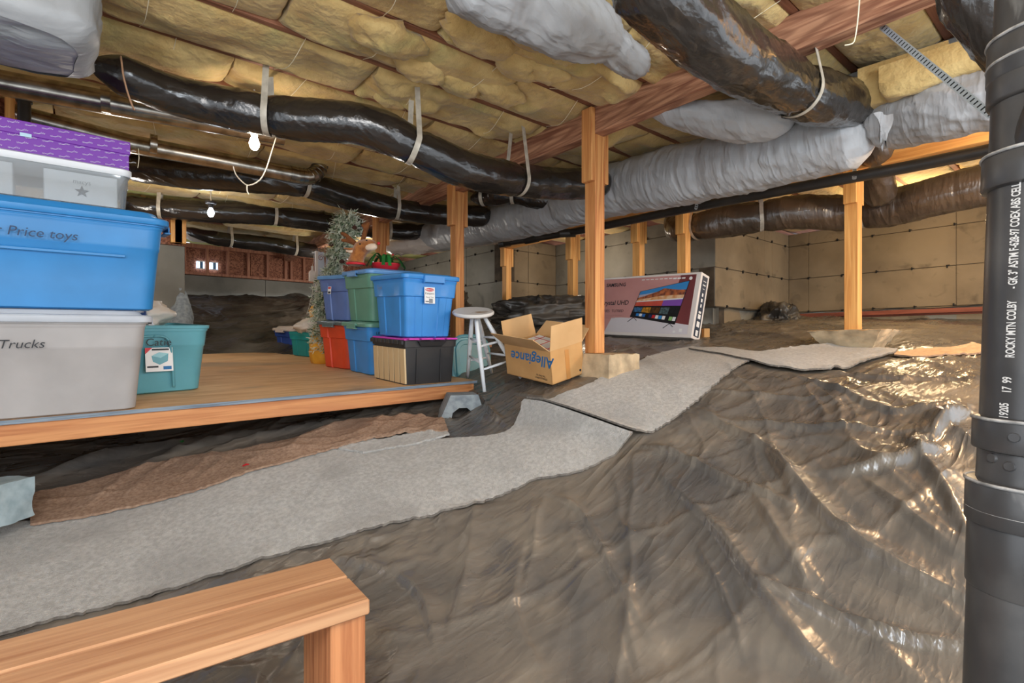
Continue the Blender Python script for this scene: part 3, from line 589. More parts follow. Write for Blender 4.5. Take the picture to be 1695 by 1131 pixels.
# ---------------------------------------------------------------- ducts
def duct(name, label, cat, pts, rad, m, straps=(), n=40, step=.02, amp=.006, pinch=.10, seed=1, fold=.35, cap=True, group=None, strapm=None, sag=None, flat=1.0, rings=()):
    P, Tt, Nn, B = frames(pts, step); s_ = np.r_[0, np.cumsum(np.linalg.norm(np.diff(P, axis=0), axis=1))]; L = s_[-1]; th = np.arange(n)/n*2*math.pi
    rr = np.interp(s_/L, np.linspace(0, 1, len(rad)), rad) if np.ndim(rad) else np.full(len(P), rad)
    for c in list(straps)+list(rings): rr = rr*(1-pinch*np.exp(-((s_-c*L)/.025)**2)-.5*pinch*np.exp(-((s_-c*L)/.09)**2))
    S, TH = np.meshgrid(s_, th, indexing='ij'); cx, cy = np.cos(TH), np.sin(TH)
    d = amp*(1.1*ridge(S*5+seed*5+cx*1.5, cx*1.2+2*cy, cy*2+seed)**5-.3)+amp*.7*ridge(S*22+cx*4, cx*3+seed, cy*3)**3+amp*.4*ridge(S*fold*60+cx*6, cx*7, cy*7+seed)+amp*.8*(vn(S*3+seed, cx*1.5, cy*1.5)-.5)
    for c in straps: d += amp*1.2*np.exp(-((S-c*L)/.07)**2)*(np.sin(TH*17+seed+3*vn(cx*3, cy*3))*.6)
    rr = rr[:, None]+d-amp
    if cap:
        e = np.ones(len(P)); k = min(6, len(P)//4); e[:k] = np.sqrt(np.clip(np.linspace(.08, 1, k), 0, 1)); e[-k:] = np.sqrt(np.linspace(1, .08, k)); rr = rr*e[:, None]
    G = P[:, None]+rr[..., None]*(cx[..., None]*Nn[:, None]*flat+cy[..., None]*B[:, None])
    o = MB().loft(G).build(name, m, None, 'all'); props(o, label, cat, group)
    for c in straps:
        i = int(np.argmin(abs(s_-c*L))); r = float(np.median(rr[i]))+.013; a = np.linspace(-math.pi/2-.2, math.pi/2+.2, 26)
        bb = MB(); wv = .016; top = ZJ+.005
        cr = np.cross(Tt[i], U); cr /= np.linalg.norm(cr); dn = -np.cross(cr, Tt[i]); dn = dn/np.linalg.norm(dn); dn = dn if dn[2] < 0 else -dn
        ln = [P[i]+r*(math.sin(t_)*cr+math.cos(t_)*dn) for t_ in a]
        lo = max(ln[0][2], ln[-1][2])
        if top > lo+.01: ln = [np.array([ln[0][0]-cr[0]*-.5*r, ln[0][1]-cr[1]*-.5*r, top])]+ln+[np.array([ln[-1][0]-cr[0]*.5*r, ln[-1][1]-cr[1]*.5*r, top])]
        ln = np.array(ln); G = np.stack([ln-Tt[i]*wv, ln+Tt[i]*wv], 1); bb.grid(G); G2 = G+(P[i]-G)*.02; bb.grid(G2[::-1])
        bb.build('hanger_strap', strapm or M_strap, o, 'all')
    return o
def Ws(l): return [W(*q) for q in l]
duct('flexible_duct', 'long black flexible duct nearest the camera, crossing left to right under the ceiling', 'duct', Ws([(150, 105, 2.35), (210, 128, 2.45), (280, 155, 2.6), (360, 175, 2.72), (480, 196, 2.82), (603, 208, 2.9), (690, 245, 3.0), (770, 280, 3.2), (850, 297, 3.5), (930, 305, 3.85), (1010, 302, 4.05)]),
     [.085, .10, .112, .116, .116, .112, .116, .118, .118, .118, .118], M_duct, (.235, .475, .72), seed=1, amp=.005)
duct('flexible_duct', 'second black flexible duct from the left, beneath the hanging white cord', 'duct', Ws([(195, 275, 4.0), (300, 288, 4.1), (400, 295, 4.2), (490, 303, 4.35), (560, 322, 4.6), (650, 345, 4.9), (740, 356, 5.1), (815, 358, 5.25)]), [.10, .115, .115, .112, .118, .105, .10, .11], M_duct, (.43, .70), seed=4)
duct('flexible_duct', 'third black flexible duct from the left, behind the cool white bulb', 'duct', Ws([(195, 333, 4.9), (240, 343, 5.0), (330, 350, 5.2), (433, 354, 5.5), (550, 370, 5.9), (650, 383, 6.2), (730, 384, 6.5)]), [.09, .105, .118, .112, .112, .105, .10], M_duct, (.10, .42, .80), seed=6)
duct('flexible_duct', 'farthest short black duct just above the wooden panelled back wall', 'duct', Ws([(300, 378, 6.3), (345, 392, 6.4), (385, 398, 6.6), (450, 405, 6.9), (485, 411, 7.0), (550, 420, 7.4)]), [.04, .09, .10, .10, .10, .08], M_duct, (.30, .72), seed=8)
duct('flexible_duct', 'short black branch duct meeting the white trunk above the main post', 'duct', Ws([(780, 328, 4.75), (805, 326, 4.7), (850, 320, 4.6), (900, 330, 4.6), (965, 325, 4.7)]), [.07, .10, .095, .10, .09], M_duct, (.12, .38), seed=9)
duct('flexible_duct', 'large glossy black duct sweeping down from the top right corner of the beam', 'duct', Ws([(1035, -75, 1.50), (1110, 5, 1.68), (1190, 75, 1.88), (1265, 122, 2.15), (1330, 155, 2.42), (1395, 172, 2.72), (1456, 178, 2.95)]), [.12, .125, .128, .122, .128, .125, .10], M_duct, (.56,), seed=11, amp=.007, n=56)
duct('flexible_duct', 'sliver of black duct entering at the top edge beside the drain pipe', 'duct', Ws([(1560, -60, 1.3), (1615, 5, 1.32), (1680, 75, 1.35), (1760, 130, 1.4)]), [.07, .075, .075, .07], M_duct, (), seed=12)
duct('flexible_duct', 'bronze-lit black duct running behind the bright orange post', 'duct', Ws([(1115, 355, 5.5), (1122, 378, 5.2), (1150, 376, 4.95), (1185, 370, 4.8), (1310, 352, 4.55), (1400, 352, 4.4), (1480, 343, 4.15), (1560, 322, 3.9), (1700, 292, 3.6), (1850, 255, 3.4)]),
     [.09, .135, .14, .145, .15, .155, .15, .155, .155, .155], M_duct2, (.20, .36, .585), seed=14, amp=.008)
duct('flexible_duct', 'black duct drop rising from the bronze-lit duct to the white trunk', 'duct', Ws([(1468, 335, 4.1), (1452, 310, 4.0), (1448, 275, 3.85), (1455, 235, 3.55)]), [.10, .125, .12, .12], M_duct2, (), seed=15, amp=.008)
# white wrapped trunk
TR = [W(px, py, 3.32/(F[0]+(px-847.5)/850*R[0])) for px, py in ((640, 402), (720, 392), (800, 376), (900, 352), (985, 322), (1060, 305), (1150, 285), (1260, 258), (1360, 235), (1450, 215))]
duct('trunk_duct', 'thick white plastic-wrapped trunk duct running back under the joists', 'duct', TR, [.15, .19, .20, .19, .21, .22, .23, .235, .235, .20], M_trunk, (), n=72, step=.022, amp=.010, pinch=.05, seed=21, fold=.6, rings=(.42, .52, .60, .72, .84), flat=.93)
duct('trunk_duct', 'ragged-ended white wrapped duct at right beside the drain pipe', 'duct', [W(1450, 212, 2.86), W(1520, 190, 2.62), W(1600, 172, 2.42), W(1720, 140, 2.2), W(1880, 90, 1.95)], [.17, .17, .17, .17, .17], M_trunk, (), n=64, step=.018, amp=.014, seed=23, flat=.85)
duct('trunk_duct', 'white wrapped crossover tucked under the beam beside the trunk', 'duct', Ws([(1075, 186, 3.05), (1130, 192, 2.98), (1210, 200, 2.95), (1310, 205, 2.95)]), [.07, .13, .16, .13], M_trunk, (), n=48, amp=.012, seed=25, flat=.7)
duct('wrapped_duct', 'white plastic sock duct hanging at top centre against the beam', 'duct', Ws([(740, -60, 1.78), (850, -10, 2.0), (930, 32, 2.12), (1000, 65, 2.3), (1030, 92, 2.42), (1068, 116, 2.55)]), [.12, .155, .15, .13, .085, .075], M_trunk, (), n=56, step=.015, amp=.011, seed=27, rings=(.74,), pinch=.12)
duct('wrapped_duct', 'pale crinkled duct sleeve passing low behind the stool post', 'duct', Ws([(640, 412, 6.6), (700, 404, 6.4), (760, 396, 6.2), (830, 388, 6.0), (900, 372, 5.9)]), [.10, .12, .12, .11, .08], M_trunkp, (), n=40, amp=.016, seed=29, fold=1.2)
duct('wrapped_duct', 'small white sleeve on the wall above the distant window vents', 'duct', Ws([(296, 385, 6.6), (318, 392, 6.6), (345, 398, 6.7)]), [.04, .06, .05], M_trunkp, (), n=24, amp=.01, seed=31)
# torn flap and kraft facing of the ragged sleeve
s = MB(); c0 = W(1462, 205, 2.45); ux = R; 
P = np.array([[c0+ux*a*(.05-.012*b)+U*(-b*.035+.05)+.02*F*math.sin(a*3+b) for a in np.linspace(-1, 1, 6)] for b in range(6)]); P[-1, 1] += U*.05; P[-1, 3] += U*.04; P[-1, 4] += U*.02
s.grid(P); s.grid(P[::-1]+F*.002)
props(s.build('torn_flap', M_trunk, None, 'all'), 'torn corner of white wrap dangling where the two white ducts meet', 'plastic flap')
s = MB(); pts = [(1270, 300), (1340, 280), (1400, 262), (1440, 245), (1500, 250), (1560, 228), (1640, 212)]
dk = [4.27/(F[0]+(px-847.5)/850*R[0]) for px, py in pts]; top = np.array([W(px, py, d_) for (px, py), d_ in zip(pts, dk)]); top[:, 2] = B2t+.02; bot = top.copy(); bot[:, 2] = B2t-.035-.03*np.array([0, 1, 0, 1, 0, 1, .3]); bot[:, 0] -= .02
G = np.stack([top*(1-t_)+bot*t_ for t_ in np.linspace(0, 1, 6)], 1); G = np.array([np.stack([np.interp(np.linspace(0, 6, 50), range(7), G[:, j, k]) for k in range(3)], -1) for j in range(6)]); G[..., 2] += .02*(vn(G[..., 0]*6, G[..., 1]*6, 3)-.5); s.grid(G); s.grid(G[::-1]-np.array([.004, 0, 0]))
props(s.build('kraft_facing', M_paperf, None, 'all'), 'peach kraft paper facing sagging along the top of the orange beam', 'insulation paper')
s = MB(); c_ = W(1560, 118, 2.6); s.box((3.45, .95, ZJ-.075), (.44, 1.5, .13), ch=.006); props(s.build('metal_plenum', mat('dull_metal', (150, 152, 152), .5, metal=.5), None), 'dull grey sheet metal duct section above the ragged white duct', 'duct')
for i, (px, py, D, L) in enumerate(((1570, 118, 2.45, .5), (1500, 130, 2.62, .35))):
    me = batt(L, .3, 90+i, 30, 16, .05, .05).build('insulation_scrap', M_batt, smooth='all'); me.matrix_world = T(*(W(px, py, D)+np.array([0, 0, -.02])))@Rz(95); props(me, ('yellow insulation scrap over the ragged white duct by the pipe', 'yellow insulation scrap over the white wrap, farther from the pipe')[i], 'insulation')

# grey wrapped plenum at the upper left
s = MB(); c = W(60, 50, 2.25); n = 28; ph = np.linspace(-1, 1, 34); G = []
def supe(w_, d_, p=5, n_=56):
    th_ = np.arange(n_)/n_*2*math.pi; cc, ss = np.cos(th_), np.sin(th_); return np.c_[np.sign(cc)*abs(cc)**(2/p)*w_, np.sign(ss)*abs(ss)**(2/p)*d_]
for z in np.linspace(0, 1, 30):
    k = (1-(1-z)**8)**.125 if z < .99 else 1; k = max(.82, min(1, .82+.18*min(1, z*7)**.5)); q = supe(.40*k, .24*k); q = np.c_[q, np.full(len(q), -.235+.36*z)]
    q[:, :2] *= (1+.05*(ridge(q[:, 0]*6, q[:, 1]*9, q[:, 2]*7)**2-.4)+.03*ridge(q[:, 0]*18+q[:, 2]*12, q[:, 1]*9, 2)**2)[:, None]; q[:, 2] += .012*(vn(q[:, 0]*8, q[:, 1]*8)-.5); G.append(q)
s.loft(G, (False, True)); q = np.linspace(0, 1, 9)[:, None, None]; B_ = (np.array([G[0]])*(1-q)+np.array([[[0, 0, -.265]]])*q); B_[..., 2] += .012*ridge(B_[..., 0]*9, B_[..., 1]*9)**2; s.grid(B_[::-1], wrap=True)
o = s.build('wrapped_plenum', M_wrap, None, 'all'); o.matrix_world = T(-.375, 2.48, ZJ-.165)@Rz(2)@Matrix.Diagonal((1, 1, 1.25, 1))
props(o, 'boxy grey plastic-wrapped plenum in the upper left corner', 'duct')
# galvanised ducts
def rigid(label, pts, r, seams, elbow=None):
    t = empty('metal_duct', label, 'duct', T(*pts[0])); off = np.array(pts[0]); s = MB(); s.tube([p-off for p in pts], r, 28); s.build('pipe_run', M_galv, t, 40)
    for sm in seams:
        p = pts[0]+(pts[-1]-pts[0])*sm-off; d = (pts[-1]-pts[0])/np.linalg.norm(pts[-1]-pts[0]); s = MB(); s.cyl(p-d*.02, p+d*.02, r+.003, n=28); s.build('joint_band', M_galv, t, 40)
    if elbow:
        s = MB(); P = np.array([p-off for p in elbow]); Q, Tt, Nn, B = frames(P, .03); th = np.arange(22)/22*2*math.pi
        for i in range(len(Q)-1):
            s.loft([Q[i]+(r+.004)*(np.cos(th)[:, None]*Nn[i]+np.sin(th)[:, None]*B[i]), Q[i+1]+(r-.001)*(np.cos(th)[:, None]*Nn[i+1]+np.sin(th)[:, None]*B[i+1])])
        s.build('elbow', M_galv, t, 30)
    return t
rigid('shiny galvanised round duct at the upper left passing under the black duct', [W(-170, 98, 2.3), W(0, 137, 2.55), W(345, 201, 3.05), W(470, 224, 3.28)], .062, (.45,))
rigid('galvanised round duct with segmented elbow above the second black duct', [W(20, 188, 3.1), W(215, 238, 3.5), W(495, 291, 4.15)], .062, (.42, .97), [W(495, 291, 4.15), W(515, 292, 4.2), W(528, 280, 4.25), W(530, 262, 4.28)])
# horizontal ABS drain
t = empty('drain_pipe', 'long black drain pipe sloping across the right half below the white trunk', 'pipe', T(*W(833, 403, 5.9))); off = W(833, 403, 5.9)
pp = [W(1700, 236, 2.68), W(1500, 277, 3.08), W(1371, 301, 3.38), W(1150, 343, 4.12), W(960, 382, 5.05), W(833, 403, 5.9)]
s = MB(); s.tube([p-off for p in pp], .036, 20, step=.2); s.build('pipe_run', M_absh, t, 40)
s = MB(); s.cyl((0, 0, 0), W(838, 384, 5.9)-off+np.array([0, .05, .06]), .04, .038, 16); s.cyl(np.array([-.05, .03, -.01]), np.array([.06, -.06, .01]), .044, n=18); s.build('elbow', M_absh, t, 40)
s = MB(); a = W(880, 396, 5.55)-off; s.cyl(a, a+np.array([.03, .05, .22]), .038, n=16); s.cyl(a-(W(890, 394, 5.5)-W(870, 398, 5.6))*.5, a+(W(890, 394, 5.5)-W(870, 398, 5.6))*.5, .044, n=18); s.build('tee_fitting', M_absh, t, 40)
s = MB(); a = W(940, 386, 5.15)-off; s.cyl(a-np.array([.05, -.06, 0]), a+np.array([.05, -.06, 0]), .042, n=18); s.build('coupling', M_absh, t, 40)
def perf(name, label, a, b, w_=.010, parent=None, thick=.0015):
    a, b = np.asarray(a), np.asarray(b); L = np.linalg.norm(b-a); d = (b-a)/L; v = -(a+b)/2+np.array([0, 0, ZC]); M = face(a, d, np.cross(v, d)); s = MB(); n = int(L/.019)
    s.box((L/2, w_*.82, 0), (L, w_*.36, thick)); s.box((L/2, -w_*.82, 0), (L, w_*.36, thick)); s.box((L/2, 0, -.0008), (L, w_*1.4, .0006), mi=1)
    for k in range(n+1): s.box((L*k/n, 0, 0), (.0125, w_*1.4, thick))
    o = s.build(name, [M_steel, M_hole]); o.matrix_world = M; return props(o, label, 'metal strap')
perf('perforated_strap', 'perforated metal hanger strap slanting from the beam to the drain pipe at top right', W(1460, 44, 2.18), W(1642, 192, 1.75), .012)
perf('perforated_strap', 'perforated hanger strap looped to the drain pipe beside the black duct drop', W(1416, 245, 3.5), W(1414, 296, 3.22), .012)
perf('perforated_strap', 'perforated hanger strap on the drain pipe between the two middle posts', W(1156, 320, 4.1), W(1152, 346, 4.05), .012)
# vertical ABS stack at right
pa, pb = W(1685, 1300, .62), W(1736, -60, .62); ax = (pb-pa)/np.linalg.norm(pb-pa); Lp = np.linalg.norm(pb-pa)
t = empty('drain_stack', 'large vertical black drain stack with white glue rings at the right edge', 'pipe', face(pa, np.cross([0, 1., 0], ax), np.cross(ax, np.cross([0, 1., 0], ax))))
def sy(py): return (1300-py)/1360*Lp
rP = .0475
s = MB(); s.lathe([(rP+.006, 0), (rP+.006, sy(860)), (rP+.002, sy(855)), (rP, sy(700)), (rP, Lp)], 48); s.build('pipe_run', M_abs, t, 35)
for y0, y1, dr_, nm in ((60, 128, .0055, 'hub'), (100, 165, .0045, 'hub'), (255, 310, .0065, 'coupling'), (695, 748, .0065, 'coupling'), (802, 872, .011, 'coupling'), (848, 980, .008, 'coupling')):
    a, b = sy(y1), sy(y0); s = MB(); s.lathe([(rP, a-.002), (rP+dr_-.001, a), (rP+dr_, a+.002), (rP+dr_, b-.002), (rP+dr_-.001, b), (rP, b+.002)], 48); s.build(nm, M_abs, t, 35)
for y0, rr_ in ((60, .006), (100, .005), (255, .007), (697, .007), (803, .0115), (850, .0095)):
    z = sy(y0); s = MB(); th = np.linspace(0, 2*math.pi, 49)[:-1]; G = []
    for c in np.linspace(0, 2*math.pi, 7)[:-1]: G.append(np.stack([(rP+rr_+.0016*np.cos(c))*np.cos(th), (rP+rr_+.0016*np.cos(c))*np.sin(th), z+.0022*np.sin(c)+.0006*vn(np.cos(th)*5, np.sin(th)*5)], 1))
    s.loft(G+[G[0]], (False, False)); s.build('glue_ring', M_absring, t, 'all')
# wye branch and cleanout bosses
Mi = t.matrix_world.inverted(); camloc = Mi@Vector((0, 0, ZC)); a0 = math.atan2(camloc.y, camloc.x)
def ring(a, z, r): return np.array([r*math.cos(a), r*math.sin(a), z])
left = 1 if (t.matrix_world.to_3x3()@Vector((math.cos(a0+.5), math.sin(a0+.5), 0))).dot(Vector(R)) < (t.matrix_world.to_3x3()@Vector((math.cos(a0), math.sin(a0), 0))).dot(Vector(R)) else -1
s = MB(); s.cyl(ring(a0-left*.35, sy(250), .02), ring(a0-left*.35, sy(150), .10), .036, .036, 24); s.build('wye_branch', M_abs, t, 40)
for (py, da) in ((720, .25), (768, .35), (760, .72)):
    s = MB(); z = sy(py); s.cyl(ring(a0+left*da, z, rP-.002), ring(a0+left*da, z, rP+(.009 if py == 720 else .003)), .007, .005, 14); s.build('moulded_boss', M_abs, t, 40)
def wrap_text(body, size, pyc, da, bold):
    def wf(c): a = a0+left*(da)-left*(c.y)/rP*1.0; r = rP+.0006; z = sy(pyc)+c.x; return Vector((r*math.cos(a), r*math.sin(a), z))
    # letters read upward: text x runs along the axis, text y runs toward the viewer's left
    def wf2(c): a = a0+left*da+left*(c.y)/rP; r = rP+.0006; return Vector((r*math.cos(a), r*math.sin(a), sy(pyc)+c.x*.60))
    text(body, size, M_print, t, Matrix.Identity(4), warp=wf2, bold=bold, name='pipe_lettering')
wrap_text('ROCKY MTN COLBY', .0120, 548, .42, .0003)
wrap_text('- GK 3" ASTM F-628-97 COEX ABS CELLU', .0120, 394, .42, .0003)
wrap_text('17  99', .0125, 638, .46, .0003); wrap_text('19205', .0125, 692-12, .50, .0003)
# small black pipe at the far upper left
s = MB(); a = W(40, 155, 2.95); s.cyl(a+np.array([0, 0, .06]), a-np.array([0, 0, .35]), .03, n=18); s.cyl(a+np.array([0, 0, .0]), a-np.array([0, 0, .05]), .037, n=18); props(s.build('vent_pipe', M_absh, None, 40), 'short vertical black pipe at far left behind the purple box', 'pipe')

# ---------------------------------------------------------------- bulbs and cords
def bulb(label, c, m):
    t = empty('light_bulb', label, 'light bulb', T(*c)); s = MB(); s.lathe([(.001, -.042), (.016, -.036), (.026, -.018), (.028, 0), (.022, .02), (.014, .038), (.013, .045)], 20); s.build('glass_bulb', m, t, 'all')
    s = MB(); s.lathe([(.018, .04), (.021, .044), (.021, .075), (.045, .08), (.048, .098), (.04, .10)], 20); s.build('socket', M_blk if m is M_glowb else M_white, t, 40)
    s = MB(); s.cyl((0, 0, .095), (0, 0, ZJ-c[2]), .005, n=8); s.build('stem', M_cord, t)
    return t
b1 = bulb('warm lit bare bulb hanging below the nearest black duct', BULB_A, M_glow); b2 = bulb('cool white lit bulb in a dark socket above the third duct', BULB_B, M_glowb)
for b in (b1, b2):
    for c in b.children:
        if c.name.startswith('glass'): c.visible_shadow = True
s = MB(); s.tube(Ws([(457, 228, 3.2), (450, 250, 3.2), (441, 278, 3.2), (430, 298, 3.2), (412, 307, 3.2), (400, 300, 3.25), (390, 288, 3.3), (386, 275, 3.3)]), .004, 8, step=.02); s.tube(Ws([(409, 306, 3.2), (409, 316, 3.2), (412, 322, 3.2)]), .004, 8, step=.02)
props(s.build('electric_cord', M_cord, None, 'all'), 'white cord drooping in a loop right of the warm bulb', 'cord')
s = MB(); s.tube(Ws([(1425, -40, 1.7), (1421, 20, 1.72), (1416, 60, 1.74), (1411, 72, 1.74), (1398, 75, 1.74)]), .0022, 6, step=.02); props(s.build('string', M_twine, None, 'all'), 'bent end of white string hanging in front of the beam', 'string')
s = MB(); s.tube(Ws([(200, 93, 2.33), (205, 130, 2.33), (215, 165, 2.38), (222, 182, 2.42)]), .004, 7, step=.03); props(s.build('hanging_strap', mat('tan_cord', (206, 160, 124), .6), None, 'all'), 'thin tan strap across the start of the nearest black duct', 'strap')
s = MB(); s.tube(Ws([(229, 246, 3.0), (230, 262, 3.0), (228, 278, 3.0)]), .0022, 6, step=.03); props(s.build('string', M_twine, None, 'all'), 'short string hanging just right of the purple box', 'string')
for i, (px, py) in enumerate(((1113, 86), (1134, 99))):
    t = empty('pipe_clip', ('small black clip on the joist, left of its twin above the beam', 'small black clip on the joist, right of its twin above the beam')[i], 'clip', T(*W(px, py, 2.62))); s = MB(); s.cyl((0, 0, -.018), (0, 0, .03), .009, n=12); s.cyl((0, 0, -.006), (0, 0, .006), .012, n=12); s.build('clip_body', M_blk, t, 40)

# ---------------------------------------------------------------- storage platform
A_, B_, C_ = W(0, 697, 2.0), W(790, 630, 3.6), W(345, 585, 5.4); nz = np.cross(B_-A_, C_-A_); nz /= np.linalg.norm(nz); xh = (B_-A_)/np.linalg.norm(B_-A_); yh = np.cross(nz, xh)
PM_ = np.eye(4); PM_[:3, 0] = xh; PM_[:3, 1] = yh; PM_[:3, 2] = nz; PM_[:3, 3] = A_; PM = Matrix(PM_.tolist())
WP = float(np.linalg.norm(B_-A_)); LP0 = -.85; DP = 3.25
def pl(px, py, h=0):
    v = dr(px, py); o = np.array([0, 0, ZC]); t_ = ((A_-o)@nz+h)/(v@nz); q = o+t_*v-A_; return np.array([q@xh, q@yh])
t = empty('storage_platform', 'low plywood storage platform on timber rails holding the plastic tubs', 'platform', PM)
for j in range(3):
    y0 = j*DP/3; s = MB(); x0_, x1_ = LP0, WP
    y1 = (j+1)*DP/3-.003; s.add([(x0_, y0, 0), (x1_, y0, 0), (x1_, y1, 0), (x0_, y1, 0), (x0_, y0, -.018), (x1_, y0, -.018), (x1_, y1, -.018), (x0_, y1, -.018)], [(0, 1, 2, 3), (7, 6, 5, 4)], 0)
    n0 = s.n-8; s.f += [(n0, n0+4, n0+5, n0+1), (n0+1, n0+5, n0+6, n0+2), (n0+2, n0+6, n0+7, n0+3), (n0+3, n0+7, n0+4, n0)]; s.m += [1]*4; s.build('deck_board', [M_ply, M_plyedge], t)
s = MB(); s.box(((LP0+WP)/2, .035, -.018-.0455), (WP-LP0-.03, .038, .089), ch=.003); s.build('front_rail', M_rail, t)
s = MB(); s.box(((LP0+WP)/2, DP-.035, -.018-.0455), (WP-LP0-.03, .038, .089), ch=.003); s.build('back_rail', M_rail, t)
rl = MB(); rl.box((0, DP/2, -.018-.0455), (.038, DP-.12, .089), ch=.003)
rme = rl.build('cross_rail', wood('cross_rail_wood', (206, 142, 90), (176, 110, 66), None, 1), link=False)
for k in range(8): link_('cross_rail', rme, t, T(LP0+.04+k*(WP-LP0-.08)/7, 0, 0))
s = MB(); s.box((.62, -.012, -.004), (.9, .022, .004)); 
# arched concrete foot at the front right corner
pc = W(762, 690, 3.42); s = MB(); prof = [(-.115, 0), (-.06, .155), (.075, .155), (.115, 0), (.05, 0), (.045, .05), (.02, .078), (-.02, .078), (-.05, .05), (-.06, 0)]
n = len(prof); V = [(x, -.09, z) for x, z in prof]+[(x, .09, z) for x, z in prof]; Fc = [tuple(range(n))[::-1], tuple(range(n, 2*n))]+[(i, (i+1) % n, (i+1) % n+n, i+n) for i in range(n)]
s.add(V, Fc); o = s.build('arched_foot', M_pierb); bm = bmesh.new(); bm.from_mesh(o.data); bmesh.ops.recalc_face_normals(bm, faces=bm.faces); bmesh.ops.triangulate(bm, faces=[f for f in bm.faces if len(f.verts) > 4]); bm.to_mesh(o.data); bm.free()
o.matrix_world = T(1.86, 2.78, ZC-.50)@Rz(-25)@Matrix.Diagonal((1.3, 1.15, 1.05, 1)); props(o, 'blue-grey arched concrete foot under the platform corner', 'concrete block')

# ---------------------------------------------------------------- tubs
def sec(w_, d_, r, z, off=None, n=5):
    ss = [-1, -.8, -.76, -.42, -.38, 0, .38, .42, .76, .8, 1]; pts = []
    for k in range(4):
        a = k*math.pi/2-math.pi/2; L = (w_ if k % 2 == 0 else d_)/2; D_ = (d_ if k % 2 == 0 else w_)/2; ca, sa = math.cos(a+math.pi/2), math.sin(a+math.pi/2)
        for s_ in ss[:-1] if False else ss:
            o_ = off(k, s_) if off else 0; x, y = s_*(L-r), -(D_+o_); pts.append((x*ca-y*sa, x*sa+y*ca, z))
        for j in range(1, n):
            b = j/n*math.pi/2; x, y = (L-r)+r*math.sin(b), -(D_-r)-r*math.cos(b); pts.append((x*ca-y*sa, x*sa+y*ca, z))
    return np.array(pts)
def tub(label, M, w_, d_, h, mb, ml, flare=.88, r=.045, style='panel', lid=True, handles='x', group=None, lidh=.03, name='storage_tub', cat='storage tub', rimo=.012):
    t = empty(name, label, cat, M, group); b = MB(); S = []
    def rib(z):
        if style == 'plain': return None
        if style == 'panel': return lambda k, s_: (-.007 if abs(s_) < .4 else 0) if z < .66*h else 0
        if style == 'ribs': return lambda k, s_: (.006 if .4 < abs(s_) < .78 else 0) if z < .70*h else 0
        if style == 'boxfront': return lambda k, s_: (-.010 if abs(s_) < .4 else 0) if z < .8*h else 0
    st = .010 if style != 'plain' else .003
    for z, ex in ((0, -.012), (.008, 0), (.04, 0), (.3*h, 0), (.655*h, 0), (.67*h, st), (.70*h, st), (h-.05, st), (h-.045, st), (h-.03, st+.004), (h-.028, rimo), (h-.012, rimo)):
        k = flare+(1-flare)*z/h; S.append(sec(w_*k+2*ex-.02, d_*k+2*ex-.02, r*(.8+.2*k), z, rib(z)))
    S.append(sec(w_-.01, d_-.01, r, h-.010)); S.append(sec(w_-.014, d_-.014, r, h-.04))
    b.loft(S, (True, True)); b.build('tub_body', mb, t, 38)
    if lid:
        l = MB(); e = .016; q = [sec(w_+2*e-.006, d_+2*e-.006, r+.01, h-.022), sec(w_+2*e, d_+2*e, r+.01, h-.018), sec(w_+2*e, d_+2*e, r+.01, h+.002), sec(w_+2*e-.01, d_+2*e-.01, r+.01, h+.008),
              sec(w_-.04, d_-.04, r, h+.010), sec(w_-.06, d_-.06, r, h+lidh-.004), sec(w_-.075, d_-.075, r, h+lidh), sec(w_-.14, d_-.14, r*.7, h+lidh), sec(w_-.15, d_-.15, r*.7, h+lidh-.006)]
        l.loft(q); l.build('lid', ml, t, 38)
        for sg in (-1, 1):
            hd = MB(); hw = .075
            if handles == 'x': 
                for (zz, oo, hh) in ((h-.006, .018, .014), (h-.035, .026, .05)): hd.box((sg*(w_/2+e+oo/2-.004), 0, zz), (oo, hw*2, hh if hh < .02 else .008), ch=.003)
                hd.box((sg*(w_/2+.03), 0, h-.022), (.006, hw*2, .034), ch=.002)
            else:
                hd.box((0, sg*(d_/2+e+.006), h-.004), (hw*2, .018, .016), ch=.003); hd.box((0, sg*(d_/2+.028), h-.024), (hw*2, .007, .036), ch=.002)
                for q_ in (-1, 1): hd.box((q_*hw, sg*(d_/2+.014), h-.028), (.006, .028, .04), ch=.002)
            hd.build('handle', ml, t)
    return t
def onplat(x, y, ang=0, z=0): return PM@T(x, y, z)@Rz(ang)
def corner(px, py, w_, d_, ang, z=0, sx=1):    # place by the front corner nearest the viewer (left one, sx=-1: right one)
    c = pl(px, py, z); a = math.radians(ang); vx, vy = sx*w_/2, d_/2; return c[0]+vx*math.cos(a)-vy*math.sin(a), c[1]+vx*math.sin(a)+vy*math.cos(a)
def sticker(t, M, w_, h_, lines=(), band=None):
    s = MB(); s.box((0, 0, 0), (w_, h_, .0012)); st = s.build('sticker', M_white, t); st.matrix_local = M
    for (x, y, a, b, m) in lines: q = MB(); q.box((x*w_, y*h_, .0012), (a*w_, b*h_, .001)); q.build('sticker_print', m, st)
    return st
FR = lambda w_, d_, z, k=1., x=0, tilt=4: T(x, -d_/2*k-.012, z)@Rx(90-tilt)       # a plane on the front (-y) face
LF = lambda w_, d_, z, k=1., y=0, tilt=4: T(-w_/2*k-.012, y, z)@Rz(-90)@Rx(90-tilt)
